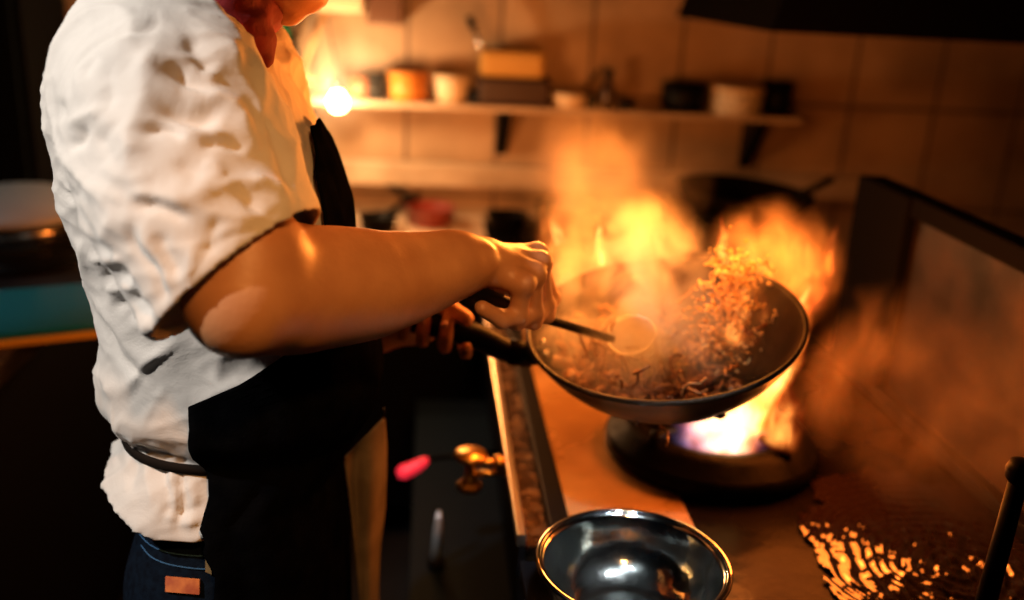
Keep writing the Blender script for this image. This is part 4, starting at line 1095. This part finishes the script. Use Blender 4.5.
flame('wok_flame', 'broad golden flame filling the middle of the steam', P(655, 310, 1.30), P(640, 185, 1.36), .060, 1.5, 1.4, .45, .9, False, BUSH, .5, group=G2)
flame('wok_flame', 'golden flame in the steam beside the chef\'s hand', P(572, 305, 1.32), P(552, 195, 1.36), .050, 1.6, 11.3, .35, .9, False, BUSH, .5, group=G2)
flame('wok_flame', 'golden glowing flame around the tossed food', P(735, 350, 1.21), P(750, 245, 1.24), .040, 1.6, 2.9, .6, .9, False, BUSH, .6, group=G2)
flame('wok_flame', 'small dark orange flame at the right end of the fire', P(800, 280, 1.27), P(806, 226, 1.28), .026, 1.2, 15.1, .9, .9, False, BUSH, .8, group=G2)

def steam(name, label, c, rad, dens, seed, scale=9, contrast=.5, col=(1, .92, .82), tilt=0, steps=0, group=None, warp=.5, lo=.40, hi=.66, cat='steam'):
    m = bpy.data.materials.new(name+'_air'); m.use_nodes = True; N, L = nt(m); N.clear()
    out = N.new('ShaderNodeOutputMaterial'); vs_ = N.new('ShaderNodeVolumeScatter'); vs_.inputs['Color'].default_value = (*col, 1); vs_.inputs['Anisotropy'].default_value = .1
    L.new(vs_.outputs[0], out.inputs['Volume'])
    tc = N.new('ShaderNodeTexCoord'); mp = N.new('ShaderNodeMapping'); mp.inputs['Scale'].default_value = (scale, scale, scale*.7); mp.inputs['Location'].default_value = (seed, seed*1.7, seed*.6)
    dv = N.new('ShaderNodeVectorMath'); dv.operation = 'DIVIDE'; dv.inputs[1].default_value = rad
    L.new(tc.outputs['Object'], dv.inputs[0]); L.new(tc.outputs['Object'], mp.inputs[0])
    n1 = N.new('ShaderNodeTexNoise'); n1.inputs['Scale'].default_value = 1; n1.inputs['Detail'].default_value = 4; n1.inputs['Distortion'].default_value = .9; L.new(mp.outputs[0], n1.inputs['Vector'])
    nw = N.new('ShaderNodeTexNoise'); nw.inputs['Scale'].default_value = .55; nw.inputs['Detail'].default_value = 2; L.new(mp.outputs[0], nw.inputs['Vector'])
    s1 = N.new('ShaderNodeVectorMath'); s1.operation = 'SUBTRACT'; s1.inputs[1].default_value = (.5, .5, .5); L.new(nw.outputs['Color'], s1.inputs[0])
    s2_ = N.new('ShaderNodeVectorMath'); s2_.operation = 'SCALE'; s2_.inputs['Scale'].default_value = warp*2.6; L.new(s1.outputs[0], s2_.inputs[0])
    s3 = N.new('ShaderNodeVectorMath'); s3.operation = 'ADD'; L.new(dv.outputs[0], s3.inputs[0]); L.new(s2_.outputs[0], s3.inputs[1])
    l0 = N.new('ShaderNodeVectorMath'); l0.operation = 'LENGTH'; L.new(dv.outputs[0], l0.inputs[0])
    hard = N.new('ShaderNodeMapRange'); hard.inputs['From Min'].default_value = .8; hard.inputs['To Min'].default_value = 1; hard.inputs['To Max'].default_value = 0; L.new(l0.outputs['Value'], hard.inputs[0])
    ln = N.new('ShaderNodeVectorMath'); ln.operation = 'LENGTH'; L.new(s3.outputs[0], ln.inputs[0])
    fall = N.new('ShaderNodeMapRange'); fall.interpolation_type = 'SMOOTHSTEP'; fall.inputs['From Min'].default_value = .25; fall.inputs['From Max'].default_value = 1.0; fall.inputs['To Min'].default_value = 1; fall.inputs['To Max'].default_value = 0
    L.new(ln.outputs['Value'], fall.inputs[0])
    nr = N.new('ShaderNodeMapRange'); nr.interpolation_type = 'SMOOTHSTEP'; nr.inputs['From Min'].default_value = lo; nr.inputs['From Max'].default_value = hi; nr.inputs['To Min'].default_value = .06
    L.new(n1.outputs[0], nr.inputs[0])
    d = math_(N, L, 'MULTIPLY', math_(N, L, 'MULTIPLY', math_(N, L, 'MULTIPLY', fall.outputs[0], hard.outputs[0]), nr.outputs[0]), dens); L.new(d, vs_.inputs['Density'])
    bm = bmesh.new(); bmesh.ops.create_icosphere(bm, subdivisions=3, radius=1)
    for v in bm.verts: v.co = Vector((v.co.x*rad[0], v.co.y*rad[1], v.co.z*rad[2]))
    o = from_bm(name, bm, m, None, True); o.location = Vector([float(q) for q in c]); o.rotation_euler = (0, tilt, 0)
    tag(o, label, cat, group, 'stuff'); return o
steam('steam', 'thick golden steam cloud rising from the wok', P(622, 290, 1.30), (.15, .15, .15), 40, 3.0, 15, lo=.44, hi=.62)
steam('steam', 'steam drifting up in front of the tiled wall above the wok', P(610, 175, 1.45), (.17, .13, .14), 6, 8.0, 11)
steam('steam', 'steam over the food at the near side of the wok', P(640, 345, 1.19), (.15, .10, .075), 24, 12.0, 17)
steam('smoke', 'brown smoke around the flames on the far side of the wok', P(775, 262, 1.28), (.11, .10, .10), 14, 5.0, 16, col=(1, .75, .55), cat='smoke')
steam('smoke', 'orange-lit smoke drifting along the splash guard', P(940, 400, 1.20), (.19, .24, .16), 1.6, 21.0, 10, col=(1, .75, .55), cat='smoke', lo=.42, hi=.64)

steam('haze', 'thin haze added around the bare bulb to spread its glow', Py(338, 100, 2.5), (.20, .13, .17), .35, 2.0, 4, cat='haze', lo=.2, hi=.5)  # added puff standing in for the glow halo of the bulb
